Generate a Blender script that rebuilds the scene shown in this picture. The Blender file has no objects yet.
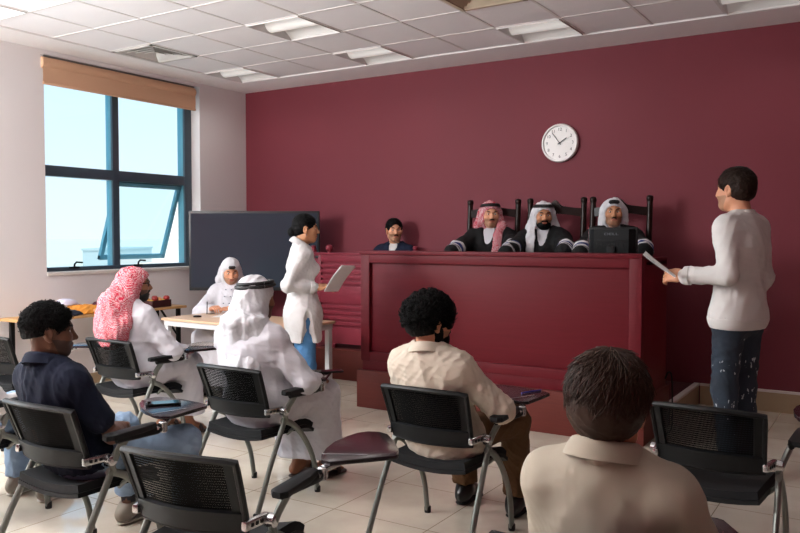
import bpy, bmesh, math, random
import numpy as np
from mathutils import Vector, Matrix
PI = math.pi
SC = bpy.context.scene
COL = SC.collection
rnd = random.Random(7)
# ------------------------------------------------------------------ helpers
def lin(h):
    h = h.lstrip('#'); o = []
    for i in (0, 2, 4):
        c = int(h[i:i+2], 16) / 255
        o.append(c / 12.92 if c < .04045 else ((c + .055) / 1.055) ** 2.4)
    return (*o, 1)
def mat(name, color, rough=.6, metal=0, bump=None, vary=0, vscale=8, spec=.5, sheen=0, emit=0, sub=0):
    m = bpy.data.materials.new(name); m.use_nodes = True
    nt = m.node_tree; b = nt.nodes['Principled BSDF']
    c = lin(color) if isinstance(color, str) else color
    b.inputs['Base Color'].default_value = c
    b.inputs['Roughness'].default_value = rough
    b.inputs['Metallic'].default_value = metal
    b.inputs['Specular IOR Level'].default_value = spec
    if sheen: b.inputs['Sheen Weight'].default_value = sheen
    if emit:
        b.inputs['Emission Color'].default_value = c; b.inputs['Emission Strength'].default_value = emit
    tc = nt.nodes.new('ShaderNodeTexCoord')
    if vary:
        n = nt.nodes.new('ShaderNodeTexNoise'); n.inputs['Scale'].default_value = vscale; n.inputs['Detail'].default_value = 4
        mx = nt.nodes.new('ShaderNodeMix'); mx.data_type = 'RGBA'
        mx.inputs[6].default_value = tuple(x * (1 - vary) for x in c[:3]) + (1,)
        mx.inputs[7].default_value = tuple(min(1, x * (1 + vary)) for x in c[:3]) + (1,)
        nt.links.new(tc.outputs['Object'], n.inputs['Vector']); nt.links.new(n.outputs['Fac'], mx.inputs[0])
        nt.links.new(mx.outputs[2], b.inputs['Base Color'])
    if bump:
        n = nt.nodes.new('ShaderNodeTexNoise'); n.inputs['Scale'].default_value = bump[0]; n.inputs['Detail'].default_value = 3
        bp = nt.nodes.new('ShaderNodeBump'); bp.inputs['Strength'].default_value = bump[1]; bp.inputs['Distance'].default_value = bump[2] if len(bump) > 2 else .003
        nt.links.new(tc.outputs['Object'], n.inputs['Vector']); nt.links.new(n.outputs['Fac'], bp.inputs['Height'])
        nt.links.new(bp.outputs['Normal'], b.inputs['Normal'])
    return m
def N_(m, t, **kw):
    n = m.node_tree.nodes.new(t)
    for k, v in kw.items(): setattr(n, k, v)
    return n
def LK(m, a, b): m.node_tree.links.new(a, b)
def BS(m): return m.node_tree.nodes['Principled BSDF']

def tag(o, label=None, cat=None, group=None, kind=None):
    if label: o['label'] = label
    if cat: o['category'] = cat
    if group: o['group'] = group
    if kind: o['kind'] = kind
    return o
def empty(name, loc=(0, 0, 0), rz=0, s=1):
    o = bpy.data.objects.new(name, None); COL.objects.link(o)
    o.location = loc; o.rotation_euler = (0, 0, rz); o.scale = (s, s, s); o.empty_display_size = .1
    return o
def thing(name, label, cat, loc=(0, 0, 0), rz=0, group=None, s=1):
    return tag(empty(name, loc, rz, s), label, cat, group)
def link(name, me, mats, parent=None, loc=None, rot=None):
    o = bpy.data.objects.new(name, me); COL.objects.link(o)
    for m in (mats if isinstance(mats, (list, tuple)) else [mats]): me.materials.append(m)
    if parent: o.parent = parent
    if loc: o.location = loc
    if rot: o.rotation_euler = rot
    return o
def obj(name, bm, mats, parent=None, loc=None, rot=None, smooth=True, ang=35):
    me = bpy.data.meshes.new(name); bmesh.ops.recalc_face_normals(bm, faces=bm.faces[:])
    bm.to_mesh(me); bm.free()
    if smooth:
        me.polygons.foreach_set('use_smooth', [True] * len(me.polygons))
        me.set_sharp_from_angle(angle=math.radians(ang))
    return link(name, me, mats, parent, loc, rot)
def box(bm, lo, hi, bev=0, mi=0, seg=2, M=None):
    r = bmesh.ops.create_cube(bm, size=1); vs = r['verts']
    c = [(a + b) / 2 for a, b in zip(lo, hi)]; s = [abs(b - a) for a, b in zip(lo, hi)]
    for v in vs: v.co = Vector((v.co.x * s[0] + c[0], v.co.y * s[1] + c[1], v.co.z * s[2] + c[2]))
    fs = list({f for v in vs for f in v.link_faces})
    for f in fs: f.material_index = mi
    if bev:
        r = bmesh.ops.bevel(bm, geom=list({e for v in vs for e in v.link_edges}), offset=min(bev, min(s) * .45), segments=seg, profile=.6, affect='EDGES')
        for f in r['faces']: f.material_index = mi
        vs = list({v for f in r['faces'] for v in f.verts} | {v for v in vs if v.is_valid})
        st = list(vs); seen = set(vs)
        while st:
            v = st.pop()
            for e in v.link_edges:
                w = e.other_vert(v)
                if w not in seen: seen.add(w); st.append(w)
        vs = list(seen)
    if M is not None:
        for v in vs: v.co = M @ v.co
    return vs
def tube(bm, pts, r, n=10, mi=0, cap=True, flat=1.0, up=None):
    pts = [Vector(p) for p in pts]; L = len(pts)
    rs = r if isinstance(r, (list, tuple)) else [r] * L
    t0 = (pts[1] - pts[0]).normalized()
    ref = Vector(up) if up else (Vector((0, 0, 1)) if abs(t0.z) < .9 else Vector((1, 0, 0)))
    u = (ref - t0 * ref.dot(t0)).normalized(); rings = []
    for i in range(L):
        t = (pts[min(i+1, L-1)] - pts[max(i-1, 0)]).normalized()
        u = (u - t * u.dot(t)).normalized(); w = t.cross(u)
        rings.append([bm.verts.new(pts[i] + (u * math.cos(2*PI*k/n) * flat + w * math.sin(2*PI*k/n)) * rs[i]) for k in range(n)])
    for a, b in zip(rings, rings[1:]):
        for k in range(n):
            f = bm.faces.new((a[k], a[(k+1) % n], b[(k+1) % n], b[k])); f.material_index = mi
    if cap:
        for q in (rings[0][::-1], rings[-1]):
            f = bm.faces.new(q); f.material_index = mi
def spline(pts, n=8):
    P = [Vector(p) for p in pts]; P = [P[0]*2 - P[1]] + P + [P[-1]*2 - P[-2]]; o = []
    for i in range(1, len(P) - 2):
        for k in range(n):
            t = k / n; a, b, c, d = P[i-1:i+3]
            o.append(.5 * ((2*b) + (c-a)*t + (2*a-5*b+4*c-d)*t*t + (3*b-a-3*c+d)*t**3))
    return o + [P[-2]]
def lathe(bm, prof, n=20, c=(0, 0, 0), M=None, mi=0):
    rings = []
    for r, z in prof:
        rings.append([bm.verts.new((M @ Vector((r*math.cos(2*PI*k/n), r*math.sin(2*PI*k/n), z)) if M is not None else Vector((r*math.cos(2*PI*k/n), r*math.sin(2*PI*k/n), z))) + Vector(c)) for k in range(n)])
    for a, b in zip(rings, rings[1:]):
        for k in range(n):
            f = bm.faces.new((a[k], a[(k+1) % n], b[(k+1) % n], b[k])); f.material_index = mi
    for q in (rings[0][::-1], rings[-1]):
        f = bm.faces.new(q); f.material_index = mi
def prism(bm, pts, z0, z1, bev=0, mi=0, M=None):
    n = len(pts)
    a = [bm.verts.new((p[0], p[1], z0)) for p in pts]; b = [bm.verts.new((p[0], p[1], z1)) for p in pts]
    fs = [bm.faces.new(a[::-1]), bm.faces.new(b)]
    for k in range(n): fs.append(bm.faces.new((a[k], a[(k+1) % n], b[(k+1) % n], b[k])))
    for f in fs: f.material_index = mi
    vs = a + b
    if bev:
        ed = [e for f in fs[:2] for e in f.edges]
        r = bmesh.ops.bevel(bm, geom=ed, offset=bev, segments=2, profile=.6, affect='EDGES')
        for f in r['faces']: f.material_index = mi
        st = [v for f in r['faces'] for v in f.verts]; seen = set(st)
        while st:
            v = st.pop()
            for e in v.link_edges:
                w = e.other_vert(v)
                if w not in seen: seen.add(w); st.append(w)
        vs = list(seen)
    if M is not None:
        for v in vs: v.co = M @ v.co
def sheet(bm, fn, nu, nv, th, mi=0):
    """grid surface fn(u,v)->(point), given real thickness along its normal"""
    g = [[Vector(fn(i/nu, j/nv)) for j in range(nv+1)] for i in range(nu+1)]
    def nrm(i, j):
        a = g[min(i+1, nu)][j] - g[max(i-1, 0)][j]; b = g[i][min(j+1, nv)] - g[i][max(j-1, 0)]
        return a.cross(b).normalized()
    T = [[bm.verts.new(g[i][j] + nrm(i, j)*th/2) for j in range(nv+1)] for i in range(nu+1)]
    B = [[bm.verts.new(g[i][j] - nrm(i, j)*th/2) for j in range(nv+1)] for i in range(nu+1)]
    def q(*v): f = bm.faces.new(v); f.material_index = mi
    for i in range(nu):
        for j in range(nv):
            q(T[i][j], T[i+1][j], T[i+1][j+1], T[i][j+1]); q(B[i][j], B[i][j+1], B[i+1][j+1], B[i+1][j])
    for i in range(nu):
        q(T[i][0], B[i][0], B[i+1][0], T[i+1][0]); q(T[i][nv], T[i+1][nv], B[i+1][nv], B[i][nv])
    for j in range(nv):
        q(T[0][j], T[0][j+1], B[0][j+1], B[0][j]); q(T[nu][j], B[nu][j], B[nu][j+1], T[nu][j+1])
def text_bm(s, size, depth, M, bm=None, align='CENTER'):
    cu = bpy.data.curves.new('t', 'FONT'); cu.body = s; cu.size = size; cu.extrude = depth; cu.align_x = align; cu.align_y = 'CENTER'
    o = bpy.data.objects.new('t', cu); COL.objects.link(o)
    dg = bpy.context.evaluated_depsgraph_get(); me = bpy.data.meshes.new_from_object(o.evaluated_get(dg))
    bpy.data.objects.remove(o); bpy.data.curves.remove(cu)
    b = bm or bmesh.new(); k = len(b.verts); b.from_mesh(me); b.verts.ensure_lookup_table()
    for v in b.verts[k:]: v.co = M @ v.co
    bpy.data.meshes.remove(me)
    return b
def copy_tree(o, parent=None):
    c = o.copy(); COL.objects.link(c)
    if parent: c.parent = parent
    for ch in [x for x in bpy.data.objects if x.parent == o]: copy_tree(ch, c)
    return c
# ------------------------------------------------------------------ implicit-surface modeller for bodies and cloth
def V3(p): return np.array(p, dtype=np.float64)
def unit(v): v = V3(v); return v / (np.linalg.norm(v) + 1e-9)
class Vol:
    def __init__(s, lo, hi, h):
        s.h = h; s.lo = V3(lo) - 3*h; s.n = np.ceil((V3(hi) + 3*h - s.lo) / h).astype(int) + 1
        s.d = np.full(s.n, 1.0, np.float32)
    def cut(s, lo, hi):
        a = np.clip(np.floor((V3(lo) - s.lo) / s.h).astype(int), 0, s.n); b = np.clip(np.ceil((V3(hi) - s.lo) / s.h).astype(int) + 1, 0, s.n)
        sl = tuple(slice(int(x), int(y)) for x, y in zip(a, b))
        if any(x.stop <= x.start for x in sl): return None, None
        ax = [s.lo[i] + s.h * np.arange(sl[i].start, sl[i].stop) for i in range(3)]
        return sl, (ax[0][:, None, None], ax[1][None, :, None], ax[2][None, None, :])
    def put(s, f, lo, hi, k, op):
        m = (k if op != 'i' else 0) + 2.5*s.h
        if op == 'i': sl, P = s.cut(s.lo, s.lo + s.h*s.n)
        else: sl, P = s.cut(V3(lo) - m, V3(hi) + m)
        if sl is None: return
        b = f(P).astype(np.float32); a = s.d[sl]
        if op == 'u':
            r = np.minimum(a, b)
            if k: q = np.maximum(k - np.abs(a - b), 0); r = r - q*q/(4*k)
        else:
            if op == 's': b = -b
            r = np.maximum(a, b)
            if k: q = np.maximum(k - np.abs(a - b), 0); r = r + q*q/(4*k)
        s.d[sl] = r
    def rc(s, a, b, r1, r2=None, k=.0, dir=None, flat=1, op='u'):
        a = V3(a); b = V3(b); r2 = r1 if r2 is None else r2; R = max(r1, r2); ab = b - a; L = ab @ ab + 1e-12
        if dir is not None: dr = unit(dir)
        def f(P):
            x, y, z = P[0] - a[0], P[1] - a[1], P[2] - a[2]
            t = np.clip((x*ab[0] + y*ab[1] + z*ab[2]) / L, 0, 1)
            vx, vy, vz = x - t*ab[0], y - t*ab[1], z - t*ab[2]
            if dir is not None:
                c = (vx*dr[0] + vy*dr[1] + vz*dr[2]); e = c*(1/flat - 1)
                vx, vy, vz = vx + e*dr[0], vy + e*dr[1], vz + e*dr[2]
                return (np.sqrt(vx*vx + vy*vy + vz*vz) - (r1 + (r2 - r1)*t)) * min(1, (1+flat)/2)
            return np.sqrt(vx*vx + vy*vy + vz*vz) - (r1 + (r2 - r1)*t)
        R *= max(1, flat)
        s.put(f, np.minimum(a, b) - R, np.maximum(a, b) + R, k, op)
    def el(s, c, r, M=None, k=0, op='u'):
        c = V3(c); r = V3(r); M = np.eye(3) if M is None else np.array(M)
        def f(P):
            x, y, z = P[0] - c[0], P[1] - c[1], P[2] - c[2]
            k0 = 0; k1 = 0
            for i in range(3):
                q = x*M[0, i] + y*M[1, i] + z*M[2, i]; k0 = k0 + (q/r[i])**2; k1 = k1 + (q/r[i]**2)**2
            k0 = np.sqrt(k0); k1 = np.sqrt(k1) + 1e-9
            return k0*(k0 - 1)/k1
        ext = np.sqrt(((M * r[None, :])**2).sum(1))
        s.put(f, c - ext, c + ext, k, op)
    def bx(s, c, hf, M=None, rd=.01, k=0, op='u'):
        c = V3(c); hf = V3(hf) - rd; M = np.eye(3) if M is None else np.array(M)
        def f(P):
            x, y, z = P[0] - c[0], P[1] - c[1], P[2] - c[2]; o = 0; mx = None
            for i in range(3):
                q = np.abs(x*M[0, i] + y*M[1, i] + z*M[2, i]) - hf[i]; o = o + np.maximum(q, 0)**2; mx = q if mx is None else np.maximum(mx, q)
            return np.sqrt(o) + np.minimum(mx, 0) - rd
        ext = np.abs(M) @ (hf + rd)
        s.put(f, c - ext, c + ext, k, op)
    def half(s, p, n, k=0):
        p = V3(p); n = unit(n)      # keeps the side n points away from
        s.put(lambda P: (P[0]-p[0])*n[0] + (P[1]-p[1])*n[1] + (P[2]-p[2])*n[2], None, None, k, 'i')
    def nets(s, smooth=0):
        d = s.d.copy()
        for ax in range(3):
            for e in (0, -1):
                ix = [slice(None)]*3; ix[ax] = e; d[tuple(ix)] = np.maximum(d[tuple(ix)], .01)
        S = d < 0; n = S[:-1, :-1, :-1].astype(np.uint8)*0
        for o in np.ndindex(2, 2, 2): n = n + S[o[0]:S.shape[0]-1+o[0], o[1]:S.shape[1]-1+o[1], o[2]:S.shape[2]-1+o[2]]
        act = (n > 0) & (n < 8); I = np.argwhere(act); acc = np.zeros((len(I), 3)); cnt = np.zeros(len(I))
        for a in np.ndindex(2, 2, 2):
            for ax in range(3):
                if a[ax]: continue
                b = list(a); b[ax] = 1; A = I + a; B = I + b
                da = d[A[:, 0], A[:, 1], A[:, 2]]; db = d[B[:, 0], B[:, 1], B[:, 2]]; m = (da < 0) != (db < 0)
                t = da[m] / (da[m] - db[m]); p = np.array(a, float)[None].repeat(m.sum(), 0); p[:, ax] += t; acc[m] += p; cnt[m] += 1
        v = s.lo + s.h*(I + acc/np.maximum(cnt, 1)[:, None])
        G = np.full(act.shape, -1, np.int64); G[act] = np.arange(len(I)); Q = []
        for ax in range(3):
            a1, a2 = (ax+1) % 3, (ax+2) % 3
            lo = [0]*3; hi = list(S.shape); hi[ax] -= 1; lo[a1] = lo[a2] = 1; hi[a1] -= 1; hi[a2] -= 1
            sl = [slice(lo[i], hi[i]) for i in range(3)]; s2 = list(sl); s2[ax] = slice(lo[ax]+1, hi[ax]+1)
            A = S[tuple(sl)]; B = S[tuple(s2)]
            for flip, m in ((0, A & ~B), (1, ~A & B)):
                E = np.argwhere(m) + lo
                if not len(E): continue
                c = []
                for o1, o2 in ((-1, -1), (0, -1), (0, 0), (-1, 0)):
                    C = E.copy(); C[:, a1] += o1; C[:, a2] += o2; c.append(G[C[:, 0], C[:, 1], C[:, 2]])
                Q.append(np.stack(c[::-1] if flip else c, 1))
        q = np.concatenate(Q) if Q else np.zeros((0, 4), int)
        if smooth: v = lap(v, q, smooth)
        return v, q
def lap(v, q, it, lam=.5):
    e = np.concatenate([q[:, [0, 1]], q[:, [1, 2]], q[:, [2, 3]], q[:, [3, 0]]]); n = len(v)
    c = np.bincount(e[:, 0], minlength=n) + np.bincount(e[:, 1], minlength=n)
    for _ in range(it):
        s = np.stack([np.bincount(e[:, 0], v[e[:, 1], i], n) + np.bincount(e[:, 1], v[e[:, 0], i], n) for i in range(3)], 1)
        v = v*(1-lam) + lam*s/np.maximum(c, 1)[:, None]
    return v
def vnorm(v, q):
    f = np.cross(v[q[:, 2]] - v[q[:, 0]], v[q[:, 3]] - v[q[:, 1]]); n = len(v)
    s = np.stack([sum(np.bincount(q[:, j], f[:, i], n) for j in range(4)) for i in range(3)], 1)
    return s / (np.linalg.norm(s, axis=1)[:, None] + 1e-12)
def fold(p, fr, seed, aniso=(1, 1, 1)):
    r = np.random.RandomState(seed); o = np.zeros(len(p)); A = np.array(aniso)
    for i in range(4):
        k = r.normal(size=3)*A; k *= fr*(1 + .5*i)/np.linalg.norm(k); k2 = r.normal(size=3)*fr*.5
        w = np.sin(p@k + r.rand()*6 + 1.6*np.sin(p@k2 + r.rand()*6)); o += (1 - 2*np.abs(w))/(1 + .5*i)
    return o/2.5
def displace(v, q, amp, fr, seed, aniso=(1, 1, 1), w=None):
    d = amp*fold(v, fr, seed, aniso)
    if w is not None: d = d*w
    return v + vnorm(v, q)*d[:, None]
def npmesh(name, v, q, mats, parent=None, mi=None):
    me = bpy.data.meshes.new(name); n = len(q)
    me.vertices.add(len(v)); me.vertices.foreach_set('co', np.asarray(v, np.float32).ravel())
    me.loops.add(4*n); me.loops.foreach_set('vertex_index', np.asarray(q, np.int32).ravel())
    me.polygons.add(n); me.polygons.foreach_set('loop_start', np.arange(0, 4*n, 4, dtype=np.int32))
    me.polygons.foreach_set('use_smooth', np.ones(n, bool))
    if mi is not None: me.polygons.foreach_set('material_index', np.asarray(mi, np.int32))
    me.update(calc_edges=True)
    return link(name, me, mats, parent)
def merge(parts):
    vs, qs, ms, k = [], [], [], 0
    for v, q, m in parts:
        vs.append(v); qs.append(q + k); ms.append(np.full(len(q), m) if np.isscalar(m) else m); k += len(v)
    return np.concatenate(vs), np.concatenate(qs), np.concatenate(ms)
# ------------------------------------------------------------------ people
def Rz(a): c, s = math.cos(a), math.sin(a); return np.array([[c, -s, 0], [s, c, 0], [0, 0, 1.]])
def Rx(a): c, s = math.cos(a), math.sin(a); return np.array([[1., 0, 0], [0, c, -s], [0, s, c]])
def Ry(a): c, s = math.cos(a), math.sin(a); return np.array([[c, 0, s], [0, 1., 0], [-s, 0, c]])
def lerp(a, b, t): return V3(a)*(1-t) + V3(b)*t
D2R = PI/180
HAIRM = {}
class Person:
    def __init__(s, label, loc, rz, skin, sc=1.0, group=None, stand=False, res=.007, J=None, head=(0, 0, 0), hs=1.0, armlen=(.285, .26)):
        s.root = thing('person', label, 'person', loc, rz*D2R, group, sc)
        s.dep = 1.0 if stand else .9; s.res = res; s.skin = skin; s.hs = hs; s.rz = rz*D2R; s.loc = V3(loc); s.sc = sc
        if stand:
            j = dict(P=(0, 0, .95), N=(0, -.02, 1.475), SL=(-.158, -.01, 1.41), SR=(.158, -.01, 1.41), HL=(-.085, 0, .92), HR=(.085, 0, .92),
                     KL=(-.10, .025, .50), KR=(.10, .025, .50), AL=(-.11, -.02, .085), AR=(.11, -.02, .085), HC=(0, .035, 1.635))
        else:
            j = dict(P=(0, -.02, .535), N=(0, -.175, .95), SL=(-.158, -.15, .885), SR=(.158, -.15, .885), HL=(-.09, -.01, .53), HR=(.09, -.01, .53),
                     KL=(-.13, .36, .53), KR=(.13, .36, .53), AL=(-.13, .36, .085), AR=(.13, .36, .085), HC=(0, -.155, 1.105))
        j.update(J or {})
        s.J = {k: V3(v) for k, v in j.items()}; J = s.J
        s.up = unit(J['N'] - J['P']); s.rgt = unit(J['SR'] - J['SL']); s.fwd = unit(np.cross(s.up, s.rgt))
        yaw, pitch, roll = [a*D2R for a in head]
        s.R = Rz(yaw) @ Rx(-pitch) @ Ry(roll)
        for sd in 'LR':
            if 'W'+sd not in J: J['W'+sd] = J['S'+sd] + V3((-.05 if sd == 'L' else .05, .12, -.46))
            sg = -1 if sd == 'L' else 1
            pole = J.get('pole'+sd, V3((sg*.6, -.5, -.6)))
            a, b = J['S'+sd], J['W'+sd]; L1, L2 = armlen; v = b - a; dd = np.linalg.norm(v)
            if dd > (L1+L2)*.995: b = a + v/dd*(L1+L2)*.995; J['W'+sd] = b; dd = np.linalg.norm(b-a)
            u = unit(b - a); t = (L1*L1 - L2*L2 + dd*dd)/(2*dd); hgt = math.sqrt(max(L1*L1 - t*t, 0))
            p = unit(pole - u*(pole@u)); J['E'+sd] = a + u*t + p*hgt
    def hp(s, x, y, z): return s.J['HC'] + s.R @ (V3((x, y, z))*s.hs)
    def wl(s, p):   # world point -> this person's frame
        q = (V3(p) - s.loc)/s.sc; return Rz(-s.rz) @ q
    # --- volumes shared by skin and clothes
    def torso(s, V, f, k=.05, wide=1.0, bust=0):
        J, fw = s.J, s.fwd; P, N = J['P'], J['N']; W, C, T = lerp(P, N, .36), lerp(P, N, .70), lerp(P, N, .90)
        V.rc(P, W, .150*wide+f, .135*wide+f, dir=fw, flat=.76)
        V.rc(W, C, .135*wide+f, .158*wide+f, k=k, dir=fw, flat=.70)
        V.rc(C, T, .158*wide+f, .105*wide+f, k=k, dir=fw, flat=.68)
        V.rc(J['SL']*.94+T*.06, J['SR']*.94+T*.06, .054+f, k=k)
        for S in (J['SL'], J['SR']): V.rc(N - s.up*.022, lerp(N, S, .8), .042+f*.7, .046+f, k=k)
        if bust:
            for q in (-1, 1): V.el(lerp(P, N, .66) + s.rgt*q*.07 + fw*(.10), (.06, .05, .06), k=.05)
    def pelvis(s, V, f, k=.05):
        J = s.J; V.rc(J['HL'], J['HR'], .10+f, k=k); V.rc(J['P'], lerp(J['P'], J['N'], .14), .148+f, .142+f, k=k, dir=s.fwd, flat=.76*s.dep)
    def arm(s, V, sd, r, k=.03, t=1.0, k0=.05):
        J = s.J; S, E, W = J['S'+sd], J['E'+sd], J['W'+sd]; W2 = lerp(E, W, t)
        V.rc(S, E, r[0], r[1], k=k0); V.rc(E, W2, r[1], r[2], k=k)
    def leg(s, V, sd, r, k=.04):
        J = s.J; V.rc(J['H'+sd], J['K'+sd], r[0], r[1], k=k); V.rc(J['K'+sd], J['A'+sd], r[1]*.97, r[2], k=k)
    # --- head
    def headvol(s, h, neck=True):
        m = .17*s.hs; c = s.J['HC']; lo = c - m; hi = c + m
        if neck: lo = np.minimum(lo, s.J['N'] - .09); hi = np.maximum(hi, s.J['N'] + .09)
        V = Vol(lo, hi, h); R, q, S = s.R, s.hp, s.hs
        def e(c, r, k=.0, op='u', M=None): V.el(q(*c), V3(r)*S, R if M is None else R @ M, k*S, op)
        def rc(a, b, r1, r2=None, k=.0, op='u'): V.rc(q(*a), q(*b), r1*S, None if r2 is None else r2*S, k*S, op=op)
        e((0, -.014, .032), (.074, .094, .083)); e((0, .02, -.02), (.062, .072, .088), .03)
        e((0, .045, -.088), (.036, .036, .028), .04); rc((-.05, .0, -.065), (-.02, .055, -.09), .018, .02, .03); rc((.05, .0, -.065), (.02, .055, -.09), .018, .02, .03)
        for x in (-1, 1):
            e((x*.040, .058, -.028), (.026, .026, .024), .03)                       # cheek
            rc((x*.012, .082, .024), (x*.046, .066, .022), .009, .008, .015)         # brow ridge
            e((x*.031, .094, .004), (.019, .016, .012), .012, 's')                   # socket
            rc((x*.018, .076, .0115), (x*.045, .069, .010), .0055, .004, .004)       # upper lid
            rc((x*.019, .077, -.0075), (x*.043, .070, -.0065), .004, .003, .004)     # lower lid
        rc((0, .082, .012), (0, .106, -.030), .008, .012, .012)
        for x in (-1, 1): e((x*.013, .095, -.034), (.009, .011, .008), .006)
        e((0, .086, -.057), (.024, .013, .0075), .006); e((0, .084, -.068), (.020, .013, .008), .006)
        rc((-.02, .098, -.0625), (.02, .098, -.0625), .0025, op='s', k=.003)
        for x in (-1, 1):
            M = Rz(x*-.35) @ Ry(x*.12); e((x*.078, -.012, -.006), (.009, .022, .033), .006, M=M)
            e((x*.087, -.008, -.004), (.006, .011, .018), .004, 's', M=M); e((x*.076, -.002, -.034), (.007, .010, .011), .006)
        if neck:
            N = s.J['N']; b = q(0, -.022, -.055)
            V.rc(b, N - s.up*.03 - s.fwd*.005, .053, .056, k=.03); V.rc(N - s.up*.03, N - s.up*.07, .060, .07, k=.03)
        return V
    def body(s, res=.0042, stubble=None, lips=True, bare_arm=(), hands=True, feet=None, arms=True, hcurl=(.5, .5), fingers=None, core_legs=True):
        J = s.J; parts = []
        V = s.headvol(res); v, q = V.nets(1)
        ce = ((v[q].mean(1) - J['HC']) @ s.R)/s.hs; m = np.zeros(len(q), int)
        x, y, z = ce.T
        if stubble:
            zone = (z < -.030 - .12*y) & (z > -.128) & (y > .002 - .5*(z + .03)) & ~((np.abs(x) < .027) & (z > -.076) & (z < -.053))
            zone |= (np.abs(x) < .03) & (z < -.044) & (z > -.053) & (y > .07)
            m[zone] = 2
        if lips: m[(y > .078) & (((x/.026)**2 + ((z+.0625)/.0125)**2) < 1)] = 1
        parts.append((v, q, m))
        # hidden-under-cloth core
        lo = np.min([J[k] for k in J if k[:4] != 'pole'], 0) - .25; hi = np.max([J[k] for k in J if k[:4] != 'pole'], 0) + .2; hi[2] = J['N'][2] + .12
        V = Vol(lo, hi, .014); s.torso(V, -.012); s.pelvis(V, -.012)
        for sd in 'LR':
            V.rc(J['S'+sd], J['E'+sd], .042, .034, k=.04); V.rc(J['E'+sd], J['W'+sd], .034, .027, k=.02)
            if core_legs: s.leg(V, sd, (.075, .048, .034))
        v, q = V.nets(); parts.append((v, q, 0))
        for i, sd in enumerate('LR'):
            if hands: parts.append(s.hand(sd, hcurl[i], sd in bare_arm, (fingers or {}).get(sd)))
            if feet: parts.append(s.foot_skin(sd))
        v, q, m = merge(parts)
        s.bodyo = npmesh('body', v, q, [s.skin['skin'], s.skin['lip'], s.skin['stubble']], s.root, m)
        for e in (-1, 1):
            bm = bmesh.new(); bmesh.ops.create_uvsphere(bm, u_segments=16, v_segments=12, radius=.0125*s.hs)
            R4 = Matrix([list(r) for r in s.R]).to_4x4()
            for f in bm.faces:
                c = f.calc_center_median().normalized(); f.material_index = 1 if c.y > .86 else 0
            for w in bm.verts: w.co = R4 @ w.co + Vector(s.hp(e*.031, .0695, .002))
            obj('eye', bm, [M['eye'], M['iris']], s.root)
            bm = bmesh.new()
            tube(bm, [s.hp(e*.014, .0905, .022), s.hp(e*.028, .087, .0275), s.hp(e*.042, .078, .027), s.hp(e*.052, .066, .021)], [.003, .0046, .004, .0015], n=8)
            obj('eyebrow', bm, s.skin['brow'], s.root)
        return s
    def hand(s, sd, curl, bare, fing=None):
        J = s.J; W, E = J['W'+sd], J['E'+sd]; sg = 1 if sd == 'R' else -1
        d = unit(J.get('hd'+sd, W - E)); n = J.get('hn'+sd, V3((0, 0, -1))); n = unit(n - d*(n@d)); t = np.cross(n, d)*-sg  # thumb side
        if 'ht'+sd in J: t = unit(J['ht'+sd] - d*(J['ht'+sd]@d) - n*(J['ht'+sd]@n))
        a = E if bare else lerp(E, W, .55)
        lo = np.minimum(a, W) - .05; hi = np.maximum(a, W) + .05
        lo = np.minimum(lo, W + d*.1 - .12); hi = np.maximum(hi, W + d*.1 + .12)
        V = Vol(lo, hi, .0033)
        V.rc(a, lerp(E, W, .45) if bare else a, .044 if bare else .036, .043 if bare else .036); V.rc(lerp(E, W, .45) if bare else a, W, .042 if bare else .036, .027, k=.02, dir=n, flat=.85)
        kb = W + d*.082
        V.rc(W, W + d*.02, .028, .030, k=.02, dir=n, flat=.7)
        V.bx(W + d*.052, (.040, .038, .0135), np.stack([t, d, n], 1), .012, k=.02)
        V.rc(W + d*.018 + t*.018, W + d*.05 + t*.036 + n*.006, .017, .013, k=.015)
        for i, (o, L) in enumerate(((.029, .071), (.0095, .079), (-.0105, .073), (-.029, .058))):
            p = kb + t*o; ang = 0.0; spread = unit(d + t*o*1.6); c = curl if not fing else fing[i]
            for j, (fr, rr) in enumerate(((.45, .0088), (.30, .0078), (.25, .0068))):
                ang += c*(.75, .95, .6)[j]; dr = spread*math.cos(ang) + n*math.sin(ang); e = p + dr*L*fr
                V.rc(p, e, rr, rr*.9, k=.004); p = e
        p = W + d*.045 + t*.036 + n*.004; c = fing[4] if fing else curl
        for j, (L, rr) in enumerate(((.034, .0105), (.028, .009))):
            dr = unit(d*.72 + t*(.62 - .55*c - .25*j) + n*(.25 + .6*c + .2*j)); e = p + dr*L; V.rc(p, e, rr, rr*.88, k=.006); p = e
        v, q = V.nets(); return v, q, 0
    def foot_skin(s, sd):
        J = s.J; A = J['A'+sd]; f = unit(J.get('fd'+sd, V3((0, 1, 0)))); r = np.cross(f, V3((0, 0, 1))); z0 = A[2] - .06
        V = Vol(A + (-.22, -.22, -.1), A + (.22, .24, .26), .006)
        V.rc(A + (0, 0, .25), A, .042, .034); V.el(A - f*.03 - (0, 0, .035), (.033, .045, .036), np.stack([r, f, (0, 0, 1)], 1), .03)
        V.rc(A - (0, 0, .01) + f*.02, A + f*.12 - (0, 0, .042), .034, .022, k=.03, dir=r, flat=1.35)
        sg = 1 if sd == 'R' else -1
        for i in range(5): V.rc(A + f*.12 + r*sg*(i-2)*.017 - (0, 0, .045), A + f*(.168 - .009*i) + r*sg*(i-2)*.019 - (0, 0, .05), .010 if i else .013, .008 if i else .011, k=.006)
        v, q = V.nets(); return v, q, 0
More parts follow.
